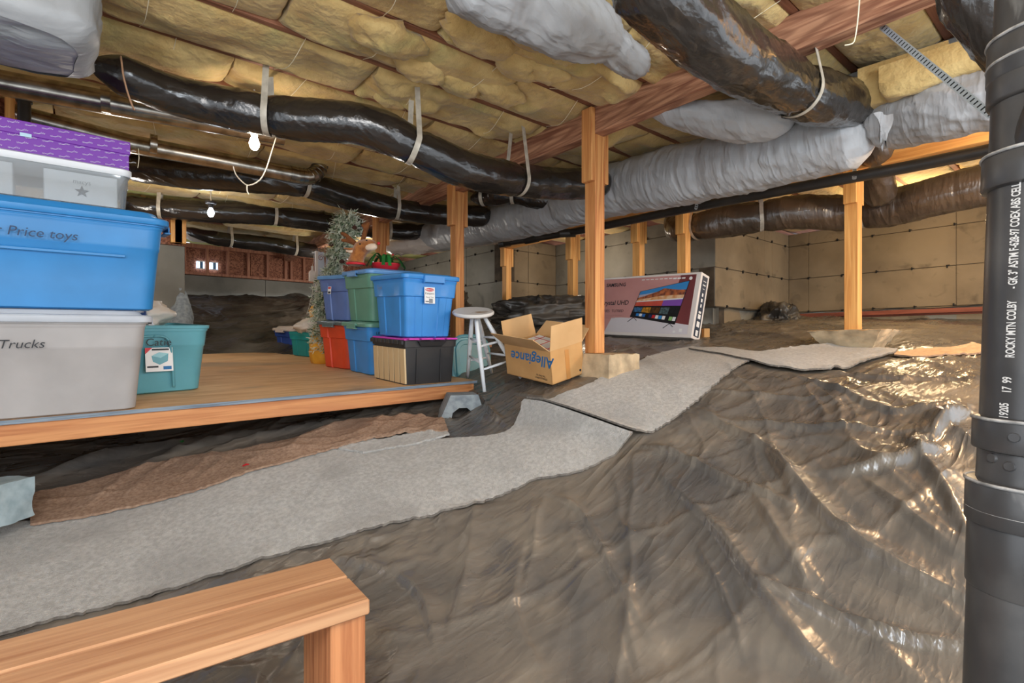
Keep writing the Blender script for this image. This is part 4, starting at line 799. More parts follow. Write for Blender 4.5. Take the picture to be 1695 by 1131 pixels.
# 1 grey tub with lid, 2 blue tub, 3 clear box, 4 purple box
gw, gd, gh = .74, .46, .44
gx, gy = corner(228, 678, gw*.88, gd*.88, 0, 0, -1)
t = tub('large light grey lidded tub at left under the blue one', onplat(gx, gy), gw, gd, gh-.03, M_grey, M_glid, .90, .05, 'plain', lidh=.028, handles='x')
text('Trucks', .048, M_ink, t, FR(gw, gd, gh*.68, .965, -.045, 3), shear=.25, name='marker_lettering'); text('.', .075, M_ink, t, FR(gw, gd, gh*.66, .965, -.155, 3), name='marker_lettering')
z2 = gh
t = tub('large blue lidded tub stacked on the grey tub at left', onplat(gx+.04, gy+.01, 0, z2), gw+.06, gd-.02, .405, M_blue, M_blue, .91, .06, 'plain', lidh=.035, handles='x')
text('er Price toys', .052, M_darkink, t, FR(gw, gd, .298, .965, -.045, 3), shear=.2, name='marker_lettering')
s = MB(); s.box((0, 0, 0), (gw*.78, .006, .012), ch=.002); o = s.build('moulded_ridge', M_blue, t); o.matrix_local = T(-.04, -(gd-.02)/2*.95-.008, .235)
z3 = z2+.44
t = empty('storage_box', 'clear plastic box of white cartons stacked on the large blue tub', 'storage box', onplat(gx+.0, gy+.03, 0, z3)); cw, cd, ch_ = .62, .40, .155
s = MB(); S = [sec(cw*k, cd*k, .03, z) for z, k in ((0, .95), (.006, .96), (ch_*.55, .98), (ch_*.57, .988), (ch_, .995))]+[sec(cw*.985, cd*.98, .03, ch_), sec(cw*.965, cd*.97, .03, ch_*.5), sec(cw*.945, cd*.95, .028, .006)]; s.loft(S); s.build('box_body', M_clear, t, 38)
s = MB(); s.loft([sec(cw+.01, cd+.01, .035, ch_-.01), sec(cw+.02, cd+.02, .035, ch_), sec(cw+.02, cd+.02, .035, ch_+.016), sec(cw, cd, .03, ch_+.022)]); s.build('box_lid', mat('frosted_lid', (226, 228, 230), .3), t, 38)
for i, (x, w0) in enumerate(((.15, .24), (-.19, .26))):
    s = MB(); s.box((x, -.035, .072), (w0, .26, .13), ch=.003); o = s.build('white_carton', M_white, t)
    if i == 0:
        M0 = T(x, -.168, .06)@Rx(90); st = MB(); pts = []
        for k in range(10): a = math.pi/2+k*math.pi/5; rr = .026 if k % 2 == 0 else .011; pts.append((rr*math.cos(a), rr*math.sin(a), .002))
        st.add(pts+[(0, 0, .002)], [(k, (k+1) % 10, 10) for k in range(10)]); q = st.build('star_print', M_ink, o); q.matrix_local = M0; text('macys', .024, mat('grey_ink', (130, 130, 130), .7), o, T(x, -.17, .10)@Rx(90), name='carton_lettering')
z4 = z3+ch_+.022
t = empty('boot_box', 'purple cardboard box printed all over with white script on top of the left stack', 'box', onplat(gx+.012, gy+.035, 1, z4)); bw, bd, bh = .60, .36, .125
s = MB(); s.box((0, 0, bh/2), (bw-.006, bd-.006, bh), ch=.002); s.build('box_base', M_purple, t); s = MB(); s.box((0, 0, bh-.026), (bw+.004, bd+.004, .055), ch=.002); s.build('box_lid', M_purple, t)
def squig(s, x, y, L, M, a=20):
    u = np.linspace(0, 1, 26); px_ = (u-.5)*L; py_ = .0032*np.sin(u*46)*(.6+.6*np.sin(u*9+1))+.0015*np.sin(u*11); ca, sa = math.cos(math.radians(a)), math.sin(math.radians(a))
    P = np.c_[x+px_*ca-py_*sa, y+px_*sa+py_*ca, np.zeros(26)]; d = np.array([-sa, ca, 0])*.0007
    s.grid(np.stack([P-d, P+d], 0)[::-1], 0, False, M)
s = MB(); Mf = T(0, -bd/2-.0035, 0)@Rx(90); Mr = T(bw/2+.0035, 0, 0)@Rz(90)@Rx(90)
for r_ in range(5):
    for c_ in range(12): squig(s, -bw/2+.03+c_*.05+(r_ % 2)*.025, .014+r_*.025, .034, Mf, 12)
    for c_ in range(6): squig(s, -bd/2+.03+c_*.058+(r_ % 2)*.02, .014+r_*.025, .034, Mr, 50)
s.build('script_print', M_white, t); s = MB(); s.box((0, 0, 0), (.034, .014, .0006)); o = s.build('size_label', mat('pale_label', (186, 216, 232), .6), t); o.matrix_local = T(-.055+.02, -bd/2-.004, .072)@Rx(90)
# 5 teal tub "Catie"
tw, td, th_ = .44, .60, .375
cx, cy = corner(338, 645, tw*.86, td*.86, 9, 0, -1)
t = tub('open teal tub with a white picture label behind the grey tub', onplat(cx, cy, 9), tw, td, th_, M_teal, M_teal, .86, .06, 'plain', lid=False)
text('Catie', .055, M_ink, t, FR(tw, td, .275, .965, -.045, 6), shear=.1, name='marker_lettering')
s = MB(); s.loft([sec(.17, .02, .009, z) for z in (0, .26)]); 
st = sticker(t, FR(tw, td, .185, .95, -.04, 6), .125, .125, ((.05, .42, .62, .07, M_ink), (.28, -.36, .30, .14, M_inkb), (-.25, -.30, .40, .07, M_ink)))
s = MB(); s.add([(-.0625, .0625, .0012), (-.0625, .03, .0012), (-.03, .0625, .0012)], [(0, 1, 2)]); s.build('red_corner', M_redink, st)
s = MB(); s.add([(-.035, .02, .0014), (0, .038, .0014), (.042, .03, .0014), (.038, -.01, .0014), (.0, -.028, .0014), (-.03, -.01, .0014)], [(0, 5, 4, 3, 2, 1)]); s.build('picture', M_teal, st); s = MB(); s.add([(-.035, .02, .002), (0, .038, .002), (.042, .03, .002), (.006, .008, .002)], [(0, 3, 2, 1)]); s.build('picture_lid', mat('pale_teal', (150, 206, 216), .5), st)
s = MB(); fw = .09
for sg in (-1, 1): s.tube([(sg*.10-.065, -td/2*.87-.006, .03), (sg*.085-.065, -td/2*.93-.008, .2), (sg*.07-.065, -td/2*.95-.008, .28), (sg*.045-.065, -td/2*.955-.008, .305), (-.065, -td/2*.96-.008, .308)], .006, 8, step=.01)
s.build('moulded_arch', M_teal, t, 'all')
def blob(name, label, cat, M, size, m, seed=1, amp=.3, n=30, parent=None):
    s = MB(); th = np.arange(n)/n*2*math.pi; ph = np.linspace(.05, math.pi-.05, n//2+4); G = []
    for p in ph:
        q = np.c_[np.sin(p)*np.cos(th), np.sin(p)*np.sin(th), np.full(n, np.cos(p))]; k = 1-amp/2+amp*fbm(q[:, 0]*1.5+seed, q[:, 1]*1.5, q[:, 2]*1.5, 3)+amp*.35*ridge(q[:, 0]*4+seed, q[:, 1]*4, q[:, 2]*3)**2+amp*.12*ridge(q[:, 0]*9+seed, q[:, 1]*6, q[:, 2]*9)**2; k_ = q*k[:, None]; k_[:, 2] = np.maximum(k_[:, 2], -.75); G.append(k_*np.array(size)/2)
    s.loft(G[::-1]); o = s.build(name, m, parent, 'all')
    if M is not None: o.matrix_world = M
    if label: props(o, label, cat)
    return o
# 6 white bag and foil roll on top
c = PM@T(cx-.05, cy-.05, th_-.005)
blob('plastic_bag', 'crumpled cream plastic bag resting on the open teal tub', 'bag', c@T(-.03, .05, .045)@Rz(20), (.34, .30, .16), M_bag, 4, .5, 40)
t = empty('gift_wrap_roll', 'roll of silver and blue printed film sticking out over the teal tub rim', 'roll', c@T(-.02, -.17, .035)@Rz(-14)); s = MB(); th = np.arange(24)/24*2*math.pi
s.loft([np.c_[np.full(24, x), r*np.cos(th), r*np.sin(th)] for x, r in ((-.25, .03), (-.1, .034), (.03, .034), (.034, .030), (.0345, .018), (.02, .017))]); s.build('film_roll', mat('printed_film', (208, 214, 226), .3, (60, 80, 130), (30, 30, 30), .48, .52, 3), t, 40)
# 7 crate with magenta lid, blue rubber tub
kw, kd, kh = .39, .47, .29
a_ = 1.0-math.degrees(math.atan2(xh[1], xh[0])); kx, ky = corner(671, 638, kw*.91, kd*.91, a_)
t = empty('attached_lid_crate', 'black ribbed crate, lamplit side coloured tan, with magenta lid edge below the bright blue tub', 'crate', onplat(kx, ky, a_)); s = MB(); S = []
for z, k in ((0, .90), (.006, .91), (.12, .935), (.24, .96), (.242, 1.0), (.285, 1.0), (.288, 1.03), (kh-.006, 1.03), (kh-.006, .97)): S.append(sec(kw*k, kd*k, .012, z))
s.loft(S); s.build('crate_body', M_blk, t, 38)
tanm = mat('tan_lit_plastic', (214, 186, 142), .45)  # lamplight on the black crate's side, put into the panel colour
for i in range(6):
    y = -kd*.40+i*kd*.16; s = MB(); P0, P1 = np.array([-kw/2*.91-.004, y, .008]), np.array([-kw/2*.965-.006, y, .232]); s.add([P0+(0, -.0295, 0), P0+(0, .0295, 0), P1+(0, .0305, 0), P1+(0, -.0305, 0), P0+(.01, -.032, 0), P0+(.01, .032, 0), P1+(.01, .033, 0), P1+(.01, -.033, 0)], [(0, 3, 2, 1), (0, 1, 5, 4), (3, 7, 6, 2), (1, 2, 6, 5), (0, 4, 7, 3)])
    s.build('side_panel', tanm, t)
s = MB(); s.box((0, 0, kh+.000), (kw*1.0, kd*.98, .014), ch=.003); s.build('lid', M_mag, t)
for i in range(4):
    s = MB(); s.box((-kw/2+.05+i*.096, -kd/2*.93, kh+.006), (.082 if i % 2 else .07, .09, .010), ch=.002); s.build('lid_finger', M_mag, t)
for i in range(8):
    s = MB(); s.box((-kw/2*1.035-.004, -kd/2+.03+i*.058, kh-.018), (.016, .05 if i % 2 else .038, .026), ch=.003); s.build('hinge_knuckle', M_blk, t)
s = MB(); s.add([(-.11, -kd/2-.004, .285), (.10, -kd/2-.004, .285), (.075, -kd/2-.004, .245), (-.085, -kd/2-.004, .245), (-.11, -kd/2-.025, .28), (.10, -kd/2-.025, .28), (.075, -kd/2-.012, .25), (-.085, -kd/2-.012, .25)], [(4, 7, 6, 5), (0, 4, 5, 1), (1, 5, 6, 2), (2, 6, 7, 3), (3, 7, 4, 0)]); s.build('front_grip', M_blk, t)
for x in (-.105, .075):
    s = MB(); s.box((x, -kd/2*.945-.004, .12), (.006, .01, .22), ch=.001); s.build('corner_rib', M_blk, t)
bw_, bd_, bh_ = .405, .47, .40
t = tub('bright blue tub with a red and white label on the black crate', onplat(kx+.0, ky, a_, kh+.012), bw_, bd_, bh_, M_blue2, M_blue2, .87, .03, 'ribs', lidh=.018, handles='y')
st = sticker(t, FR(bw_, bd_, .275, .955, .0, 3)@T(-.035+.01, 0, .006), .078, .105, ((.1, -.34, .36, .26, mat('grey_print', (140, 144, 150), .7)), (-.25, -.38, .3, .05, M_ink)))
s = MB(); th = np.arange(20)/20*2*math.pi; s.add(np.c_[.033*np.cos(th), .011*np.sin(th)+.036, np.full(20, .0014)], [tuple(range(20))]); s.build('red_oval', M_redink, st)
text('Rubbermaid', .012, M_white, st, T(0, .036, .002), name='sticker_lettering', bold=.0002); text('Keepers', .020, M_ink, st, T(0, .012, .0014), name='sticker_lettering'); text('Rough Tote', .0115, M_ink, st, T(0, -.012, .0014), name='sticker_lettering')
text('Toys', .04, mat('faint_marker', (120, 130, 160), .7), t, LF(bw_, bd_, .325, .98, .10, 3), shear=.1, name='marker_lettering')
# 8 stack: blue tub with green lid, green tub with blue lid
qw, qd = .50, .47
qx, qy = corner(600, 623.5, qw*.88, qd*.88, -2); qx += .06
t = tub('blue tub with pale green lid, bottom of stack behind the black crate', onplat(qx, qy, -2), qw, qd, .375, M_blue2, M_lidgreen, .88, .04, 'panel', lidh=.016, handles='x')
text('LINDA', .030, M_ink, t, FR(qw, qd, .31, .97, .04-.19, 3), name='marker_lettering'); text('GK', .032, M_ink, t, FR(qw, qd, .275, .97, .05-.19, 3), name='marker_lettering')
t = tub('green tub with blue lid under the plush reindeer', onplat(qx, qy, -2, .391), qw, qd, .37, M_green, M_lidtop, .88, .04, 'panel', lidh=.020, handles='x')
ZTOP = .391+.37+.02
rw, rd = .44, .41
rx, ry = corner(557, 614, rw*.86, rd*.86, 8); rx += .085; ry += .02
t = tub('red-orange tub with dark ribbed lid on the platform', onplat(rx, ry, 10), rw, rd, .375, M_red, M_dkgrey, .86, .05, 'boxfront', lidh=.012, handles='x')
t = tub('periwinkle tub with pale blue lid stacked on the red tub', onplat(rx, ry, 10, .389), rw, rd, .355, M_peri, M_lidtop, .86, .05, 'boxfront', lidh=.016, handles='y')
st = sticker(t, LF(rw, rd, .245, .955, .02, 4), .045, .06, ((0, .3, .8, .25, M_redink), (0, -.3, .7, .28, M_ink)))
# 9 far tubs
fx, fy = corner(482, 584, .36, .30, 14)
t = tub('small navy tub with cream lid at the far edge of the platform', onplat(fx, fy, 14), .40, .36, .26, M_navy, M_cream, .86, .04, 'panel', lidh=.03, handles='x')
ex, ey = corner(514, 592, .36, .36, 12)
t = tub('teal ribbed tub under the white bag near the flocked tree', onplat(ex, ey, 12), .40, .38, .26, M_teal2, M_teal2, .90, .025, 'ribs', lid=False)
blob('plastic_bag', 'white crumpled bag slumped over the far teal tub', 'bag', onplat(ex-.05, ey-.06, 30, .30), (.34, .26, .17), M_bag, 9, .6, 34)
# 10 slatted metal/grey panel, broom stick, yellow sack
t = empty('folding_panel', 'pale grey door panel standing behind the stacked tubs', 'panel', onplat(*(pl(530, 596)+np.array([.12, .10])), 12)); s = MB(); s.box((0, 0, .52), (.30, .02, 1.04), ch=.003); s.build('panel_sheet', mat('pale_panel', (196, 200, 210), .6, (176, 178, 186), (3, 3, 3)), t)
for x in (-.14, .14):
    s = MB(); s.box((x, -.012, .52), (.025, .012, 1.04), ch=.002); s.build('frame_strip', M_cream, t)
p = pl(521, 590); s = MB(); t = empty('broom', 'wooden broom handle with yellow scoop leaning by the far teal tub', 'broom', onplat(p[0], p[1], 0)); s.cyl((0, 0, 0), (.06, .02, .40), .011, n=12); s.build('handle', M_post2, t, 40); s = MB(); s.loft([sec(.02, .03, .008, .37), sec(.09, .05, .02, .40), sec(.12, .06, .02, .47), sec(.05, .04, .015, .53)]); s.build('scoop', M_yel, t, 50)
p = pl(535, 603); blob('yellow_sack', 'yellow rounded sack squeezed behind the red tub', 'sack', onplat(p[0]+.03, p[1]+.10, 0, .14), (.20, .24, .40), M_yel, 12, .25, 30)
p = pl(524, 600)
# hanging bottle ornament
c = W(517, 458, 4.75); t = empty('bottle_ornament', 'white bottle-shaped ornament hanging at the edge of the grey panel', 'ornament', T(*c)); s = MB(); s.loft([sec(.062, .03, .008, z*1.0) if k == 1 else sec(.062*k, .03*k, .007, z) for z, k in ((-.045, .96), (-.04, 1), (.035, 1), (.05, .75), (.058, .32), (.085, .30), (.088, .36), (.096, .36))]); s.build('bottle', M_cream, t, 40)
s = MB(); s.tube([(0, 0, .09), (.01, 0, .14), (.015, 0, .2)], .0015, 6, step=.02); s.tube([(.01, .0, -.045), (.0, 0, -.15), (-.03, 0, -.28), (-.05, 0, -.35)], .002, 6, step=.03); s.build('cord', M_cord, t)
# scroll plant hook
c = W(538, 460, 4.6); t = empty('scroll_stake', 'rusty iron scroll stake poking up beside the flocked tree', 'garden stake', T(*c)); s = MB(); s.cyl((0, 0, -.35), (0, 0, .29), .004, n=8); s.build('rod', M_rust, t)
for sg in (-1, 1):
    for z0, r0 in ((.26, .028), (.19, .028)):
        u = np.linspace(0, 1, 30); a = u*1.6*2*math.pi; rr = r0*(1-.75*u); cxs = sg*.036; P = [R*(cxs-sg*rr_*math.cos(q))+U*(z0-.02+rr_*math.sin(q)+.01) for rr_, q in zip(rr, a)]; s = MB(); s.tube([R*0+U*(z0-.07)]+P, .003, 6); s.build('scroll', M_rust, t, 'all')
# flocked tree
tb = onplat(*(pl(545, 606)+np.array([.22, .32]))); tl = tb.translation
def treep(px, py, D): return W(px, py, D)
t = empty('flocked_tree', 'slim flocked artificial pine with cones behind the reindeer', 'christmas tree', tb); Mi = np.array(tb.inverted())
def loc(p): return Mi[:3, :3]@np.asarray(p)+Mi[:3, 3]
spine = [loc(treep(*q)) for q in ((545, 600, 4.55), (538, 540, 4.52), (540, 490, 4.5), (556, 432, 4.48), (568, 400, 4.46), (575, 358, 4.44))]; spine[0][2] = 0
s = MB(); s.tube(spine, [.016, .008], 8, step=.03); s.build('trunk', M_cone, t)
Q = frames(spine, .012)[0]; nb = MB(); nf = MB()
for q in Q:
    zf = (q[2]-spine[0][2])/(spine[-1][2]-spine[0][2]); rr = .10+.06*vn(zf*5, 2.)+(.05 if zf > .8 and zf < .97 else 0); rr *= .45 if .62 < zf < .70 else 1
    if zf < .1: continue
    for _ in range(15):
        a = random.uniform(0, 2*math.pi); e = random.uniform(-.5, .6); d = np.array([math.cos(a)*math.cos(e), math.sin(a)*math.cos(e), math.sin(e)]); L = rr*random.uniform(.5, 1.1)
        for k in range(7):
            b = q+d*L*(.3+.7*k/7); dd = d+np.array([random.uniform(-1, 1) for _ in range(3)])*.9; dd /= np.linalg.norm(dd); l = .032; sd = np.cross(dd, [0, 0, 1])*.006+np.array([0, 0, .003]); m_ = nf if random.random() < .78 else nb
            m_.add([b-sd, b+sd, b+dd*l+sd*.3, b+dd*l-sd*.3], [(0, 1, 2, 3)])
for m_, mm, nm in ((nb, M_needle, 'needles'), (nf, M_flock, 'flocked_needles')): o = m_.build(nm, mm, t); o['kind'] = 'stuff'
for px, py, D in ((587, 380, 4.33), (566, 436, 4.36), (548, 408, 4.38)):
    s = MB(); th = np.arange(14)/14*2*math.pi; G = []
    for k in range(13): u = k/12; r_ = .024*math.sin(min(1, u*1.1+.12)*math.pi)**.6*(1 if k % 2 else .72); G.append(np.c_[r_*np.cos(th), r_*np.sin(th), np.full(14, u*.045)])
    s.loft(G); o = s.build('pine_cone', M_cone, t, 20); o.location = loc(W(px, py, D))
# plush reindeer
def skin(name, verts, edges, radii, m, parent, lv=2, root=0):
    me = bpy.data.meshes.new(name); me.from_pydata([tuple(v) for v in verts], edges, []); o = bpy.data.objects.new(name, me); COL.objects.link(o); sm = o.modifiers.new('s', 'SKIN'); sm.use_smooth_shade = True
    for i, r_ in enumerate(radii): me.skin_vertices[0].data[i].radius = (r_, r_) if np.ndim(r_) == 0 else r_
    me.skin_vertices[0].data[root].use_root = True; sb = o.modifiers.new('b', 'SUBSURF'); sb.levels = lv; sb.render_levels = lv; dg = bpy.context.evaluated_depsgraph_get(); n_ = bpy.data.meshes.new_from_object(o.evaluated_get(dg)); bpy.data.objects.remove(o)
    n_.materials.clear(); n_.materials.append(m); n_.polygons.foreach_set('use_smooth', [True]*len(n_.polygons)); return link_(name, n_, parent)
RD = 3.78
rb = PM@T(qx-.17, qy+.04, ZTOP); rc = np.array(rb.translation); t = empty('plush_reindeer', 'brown plush reindeer with antlers sitting on the green tub', 'plush toy', rb); Mi2 = np.array(rb.inverted())
def rl_(px, py, dD=0): return Mi2[:3, :3]@W(px, py, RD+dD)+Mi2[:3, 3]
vb = [rl_(588, 446), rl_(588, 436), rl_(592, 424), rl_(598, 409), rl_(609, 406, -.03), rl_(622, 404, -.06)]; vb[0][2] = .03
skin('body', vb, [(0, 1), (1, 2), (2, 3), (3, 4), (4, 5)], [.080, .066, .054, .068, .050, .032], M_fur, t, 3)
for (a, b) in (((588, 404), [(581, 398), (573, 390), (564, 385)]), ((602, 396), [(604, 386), (607, 376), (611, 368)])):
    pts = [rl_(596, 409)*.5+rl_(*a)*.5]+[rl_(*q) for q in b]; br = [rl_(565, 398), rl_(598, 372)][b[0][0] > 590]
    skin('antler', pts+[br], [(0, 1), (1, 2), (2, 3), (1 if b[0][0] < 590 else 2, 4)], [.018, .019, .017, .013, .013], M_furd, t, 2)
skin('ear', [rl_(590, 411), rl_(580, 413, -.02), rl_(569, 411, -.02)], [(0, 1), (1, 2)], [(.012, .010), (.026, .012), (.008, .006)], M_fur, t, 2); skin('ear', [rl_(589, 415, -.02), rl_(580, 417, -.045), rl_(572, 415, -.03)], [(0, 1), (1, 2)], [.007, .012, .004], M_furl, t, 2)
skin('muzzle', [rl_(606, 410, -.045), rl_(617, 409, -.07), rl_(624, 407, -.08)], [(0, 1), (1, 2)], [.026, .030, .020], M_furl, t, 2)
for px, py in ((596, 404), (607, 398)):
    s = MB(); s.lathe([(.001, -.007), (.005, -.005), (.007, 0), (.005, .005), (.001, .007)], 12); o = s.build('eye', M_hole, t, 'all'); o.location = Vector(rl_(px, py, -.065))
s = MB(); s.lathe([(.001, -.011), (.009, -.007), (.012, 0), (.009, .007), (.001, .011)], 14); o = s.build('nose', M_redink, t, 'all'); o.location = Vector(rl_(627, 403, -.09))
s = MB(); th = np.arange(20)/20*2*math.pi; nc = rl_(589, 437); P = [nc+np.array([.062*math.cos(a), .062*math.sin(a), 0]) for a in th]; s.tube(P+[P[0]], .009, 8); s.build('ribbon_collar', M_redink, t, 'all')
# red basin with green ribbons
pb_ = PM@T(qx-.06, qy-.10, ZTOP-.002); t = empty('red_basin', 'shallow red basin of curling green ribbon leaves on the green tub', 'basin', pb_); s = MB(); s.lathe([(.06, 0), (.085, .004), (.100, .03), (.108, .045), (.110, .052), (.104, .052), (.095, .04), (.08, .012), (.05, .010)], 32); s.build('bowl', M_redink, t, 'all')
for k in range(11):
    a = k/11*2*math.pi+random.uniform(-.2, .2); l = random.uniform(.10, .16); hgt_ = random.uniform(.06, .10); u = np.linspace(0, 1, 14); rad_ = .02+l*u; z = .045+hgt_*np.sin(u*math.pi*.95)-.03*u**2
    P = np.c_[rad_*math.cos(a), rad_*math.sin(a), z]; wd = np.array([-math.sin(a), math.cos(a), 0])*.012; s = MB(); G = np.stack([P-wd, P+np.array([0, 0, .003]), P+wd], 1); s.grid(G); s.grid(G[::-1]-np.array([0, 0, .001])); s.build('ribbon_leaf', M_ribbon, t, 'all')
for k in range(6):
    a = random.uniform(0, 6.28); o = MB(); o.lathe([(.001, -.008), (.007, -.004), (.008, 0), (.006, .005), (.001, .008)], 10); q = o.build('berry', M_redink if k % 2 else M_flock, t, 'all'); q.location = (.07*math.cos(a), .07*math.sin(a), .10+random.uniform(0, .02))
# 11 leaning teal lids beside the platform
for i in range(2):
    s = MB(); Mx = T(2.30+.03*i, 3.30+.045*i, ZC-.17)@Rz(-6)@Rx(82)
    s.loft([sec(.34, .44, .12, 0), sec(.35, .45, .12, .004), sec(.35, .45, .12, .022), sec(.335, .435, .115, .026), sec(.31, .41, .105, .026), sec(.30, .40, .10, .014), sec(.27, .37, .09, .014), sec(.26, .36, .085, .024), sec(.2, .3, .06, .024), sec(.19, .29, .055, .016)])
    o = s.build('tub_lid', M_teal, None, 38); o.matrix_world = Mx; props(o, ('teal tub lid on edge beside the platform, nearer the stool', 'rear teal tub lid standing just behind its twin by the platform')[i], 'tub lid')

# ---------------------------------------------------------------- stool
sc = W(783.5, 518, 3.46); feet = [np.array([2.02, 2.72, ZC-.338]), np.array([2.31, 2.70, ZC-.255]), np.array([2.34, 3.05, ZC-.233]), np.array([2.135, 3.10, ZC-.26])]
feet[0] = W(802, 649, 3.38); feet[1] = W(862.5, 626, 3.52); feet[2] = W(814, 617, 3.85)
t = empty('stool', 'white painted round wooden stool tilted beside the cardboard carton', 'stool', T(*sc)); nrm = np.array([-.16, -.22, 1.]); nrm /= np.linalg.norm(nrm); Ms = face((0, 0, 0), np.cross([0, 1., 0], nrm), np.cross(nrm, np.cross([0, 1., 0], nrm)))
s = MB(); s.lathe([(.09, -.018), (.128, -.014), (.140, -.004), (.141, .006), (.134, .014), (.11, .013), (.07, .010)], 40); o = s.build('seat', M_worn, t, 40); o.matrix_local = Ms
tops = [sc+.6*(f-sc)*np.array([.33, .33, 0])-nrm*.012 for f in feet]
for a, b in zip(tops, feet):
    s = MB(); p = [a-sc, a-sc+(b-a)*.25, a-sc+(b-a)*.6, b-sc]; s.tube(p, [.012, .016, .015, .011], 12); s.build('leg', M_whitep, t, 'all')
def lp(i, u): return tops[i]+(feet[i]-tops[i])*u-sc
for i, j, u in ((0, 1, .42), (0, 1, .72), (1, 2, .36), (1, 2, .64), (2, 3, .42), (2, 3, .72), (3, 0, .36), (3, 0, .64)):
    s = MB(); a, b = lp(i, u), lp(j, u); s.tube([a, (a+b)/2, b], [.007, .009, .007], 10); s.build('rung', M_whitep, t, 'all')

# ---------------------------------------------------------------- carton
n0, l0, r0 = W(914.5, 637.6, 3.10), W(836, 620, 3.42), W(967, 618, 3.27)
ux, uy = r0-n0, l0-n0; LX, LY = np.linalg.norm(ux), np.linalg.norm(uy); Mb = face(n0, ux, uy); HB = .21
t = empty('cardboard_carton', 'open brown cardboard carton lying upside down print toward the stool', 'carton', Mb); th2 = .004
walls = {'front_panel': ((LX/2, th2/2, HB/2), (LX, th2, HB)), 'back_panel': ((LX/2, LY-th2/2, HB/2), (LX, th2, HB)), 'side_panel': ((th2/2, LY/2, HB/2), (th2, LY, HB)), 'side_panel_': ((LX-th2/2, LY/2, HB/2), (th2, LY, HB)), 'bottom_panel': ((LX/2, LY/2, th2/2), (LX, LY, th2))}
for k, (c, sz) in walls.items(): s = MB(); s.box(c, sz); s.build(k.rstrip('_'), M_card, t)
def flap(p0, p1, v, m=M_cardin):      # p0,p1 hinge ends, v outward vector
    s = MB(); p0, p1, v = map(np.array, (p0, p1, v)); nn = np.cross(p1-p0, v); nn = nn/np.linalg.norm(nn)*.004; q = [p0, p1, p1+v-(p1-p0)*.03, p0+v+(p1-p0)*.03]; s.add(q+[a+nn for a in q], [(0, 1, 2, 3), (7, 6, 5, 4), (0, 4, 5, 1), (1, 5, 6, 2), (2, 6, 7, 3), (3, 7, 4, 0)]); s.build('flap', m, t)
flap((0, 0, HB), (LX, 0, HB), (0, -.02, .155)); flap((0, LY, HB), (LX, LY, HB), (0, .02, .145))
flap((0, LY, HB), (0, 0, HB), (-.02-.09, .0, .095)); flap((LX, 0, HB), (LX, LY, HB), (.10, 0, .08))
s = MB(); s.box((0, 0, 0), (LX*.75, LY*.6, .012)); s.box((0, .01, -.03), (LX*.8, LY*.66, .04)); o = s.build('white_package', M_white, t); o.matrix_local = T(LX*.5, LY*.45, HB-.01)@Rz(8)@Rx(10)
for y in (-.08, 0, .08): s = MB(); s.box((0, y, .0065), (LX*.74, .006, .001)); s.build('red_stripe', M_redink, o)
for x in (-.07, .05): s = MB(); s.box((x, 0, .0068), (.006, LY*.58, .001)); s.build('red_stripe', M_redink, o)
Ml = face((-.001, LY/2, HB/2), (0, 1., 0), (0, 0, -1.))     # side facing the stool, lettering upside down
text('Allegiance', .098, M_inkb, t, Ml@T(-.0-.05, -.035+.0, .0), shear=.25, bold=.0015, name='carton_lettering')
text('STERILE SUPPLY\nThis Side Up', .016, M_ink, t, Ml@T(-.12+.0, .07, .0), name='carton_lettering', bold=.0003)
s = MB(); s.box((LX*.5, -.001, HB*.45), (.035, .001, HB*.9)); s.build('tape_strip', M_tape, t); s = MB(); s.cyl((LX*.88, -.002, .03), (LX*.88, 0, .03), .008, n=16); s.build('stamp_mark', M_ink, t)

# ---------------------------------------------------------------- television box
fr, fl_ = W(1144, 559.5, 4.5), W(969, 552.5, 5.42); L = 1.24; xd = (fr-fl_); xd /= np.linalg.norm(xd); lean = math.radians(13)
out = np.array([xd[1], -xd[0], 0]); out = out if out[0] > 0 else -out; out /= np.linalg.norm(out)   # away from the viewer (+x)
up = math.cos(lean)*U+math.sin(lean)*out; Hh = .605; Dp = .145; org = fr-xd*L
Mt = face(org, xd, up)      # x along to the right, y up the face, z toward the viewer
t = empty('television_box', 'pink printed television carton leaning against the far posts', 'box', Mt)
M_pink = mat('pink_print', (214, 160, 156), .45, (190, 132, 128), (1.2, 2, 1)); M_maroon = mat('maroon_print', (132, 66, 68), .45, (110, 52, 56), (3, 1, 1))
s = MB(); s.box((L/2, Hh/2, -Dp/2), (L, Hh, Dp), ch=.003); s.build('carton_body', mat('white_carton', (232, 226, 222), .55), t)
def poly(pts, m, z=.002, nm='printed_panel', par=None): s = MB(); s.add([(x, y, z) for x, y in pts], [tuple(range(len(pts)))]); return s.build(nm, m, par or t)
poly([(.01, .03), (L-.045, .03), (L-.045, Hh-.02), (.01, Hh-.02)], M_pink, .001); poly([(L-.30, .03), (L-.045, .03), (L-.045, Hh-.02), (L-.20, Hh-.02)], M_maroon, .0014)
poly([(.27, .03), (L-.045, .03), (L-.045, .115), (.80, .165), (.45, .18), (.33, .175)], mat('pale_table', (222, 218, 224), .5), .0018)
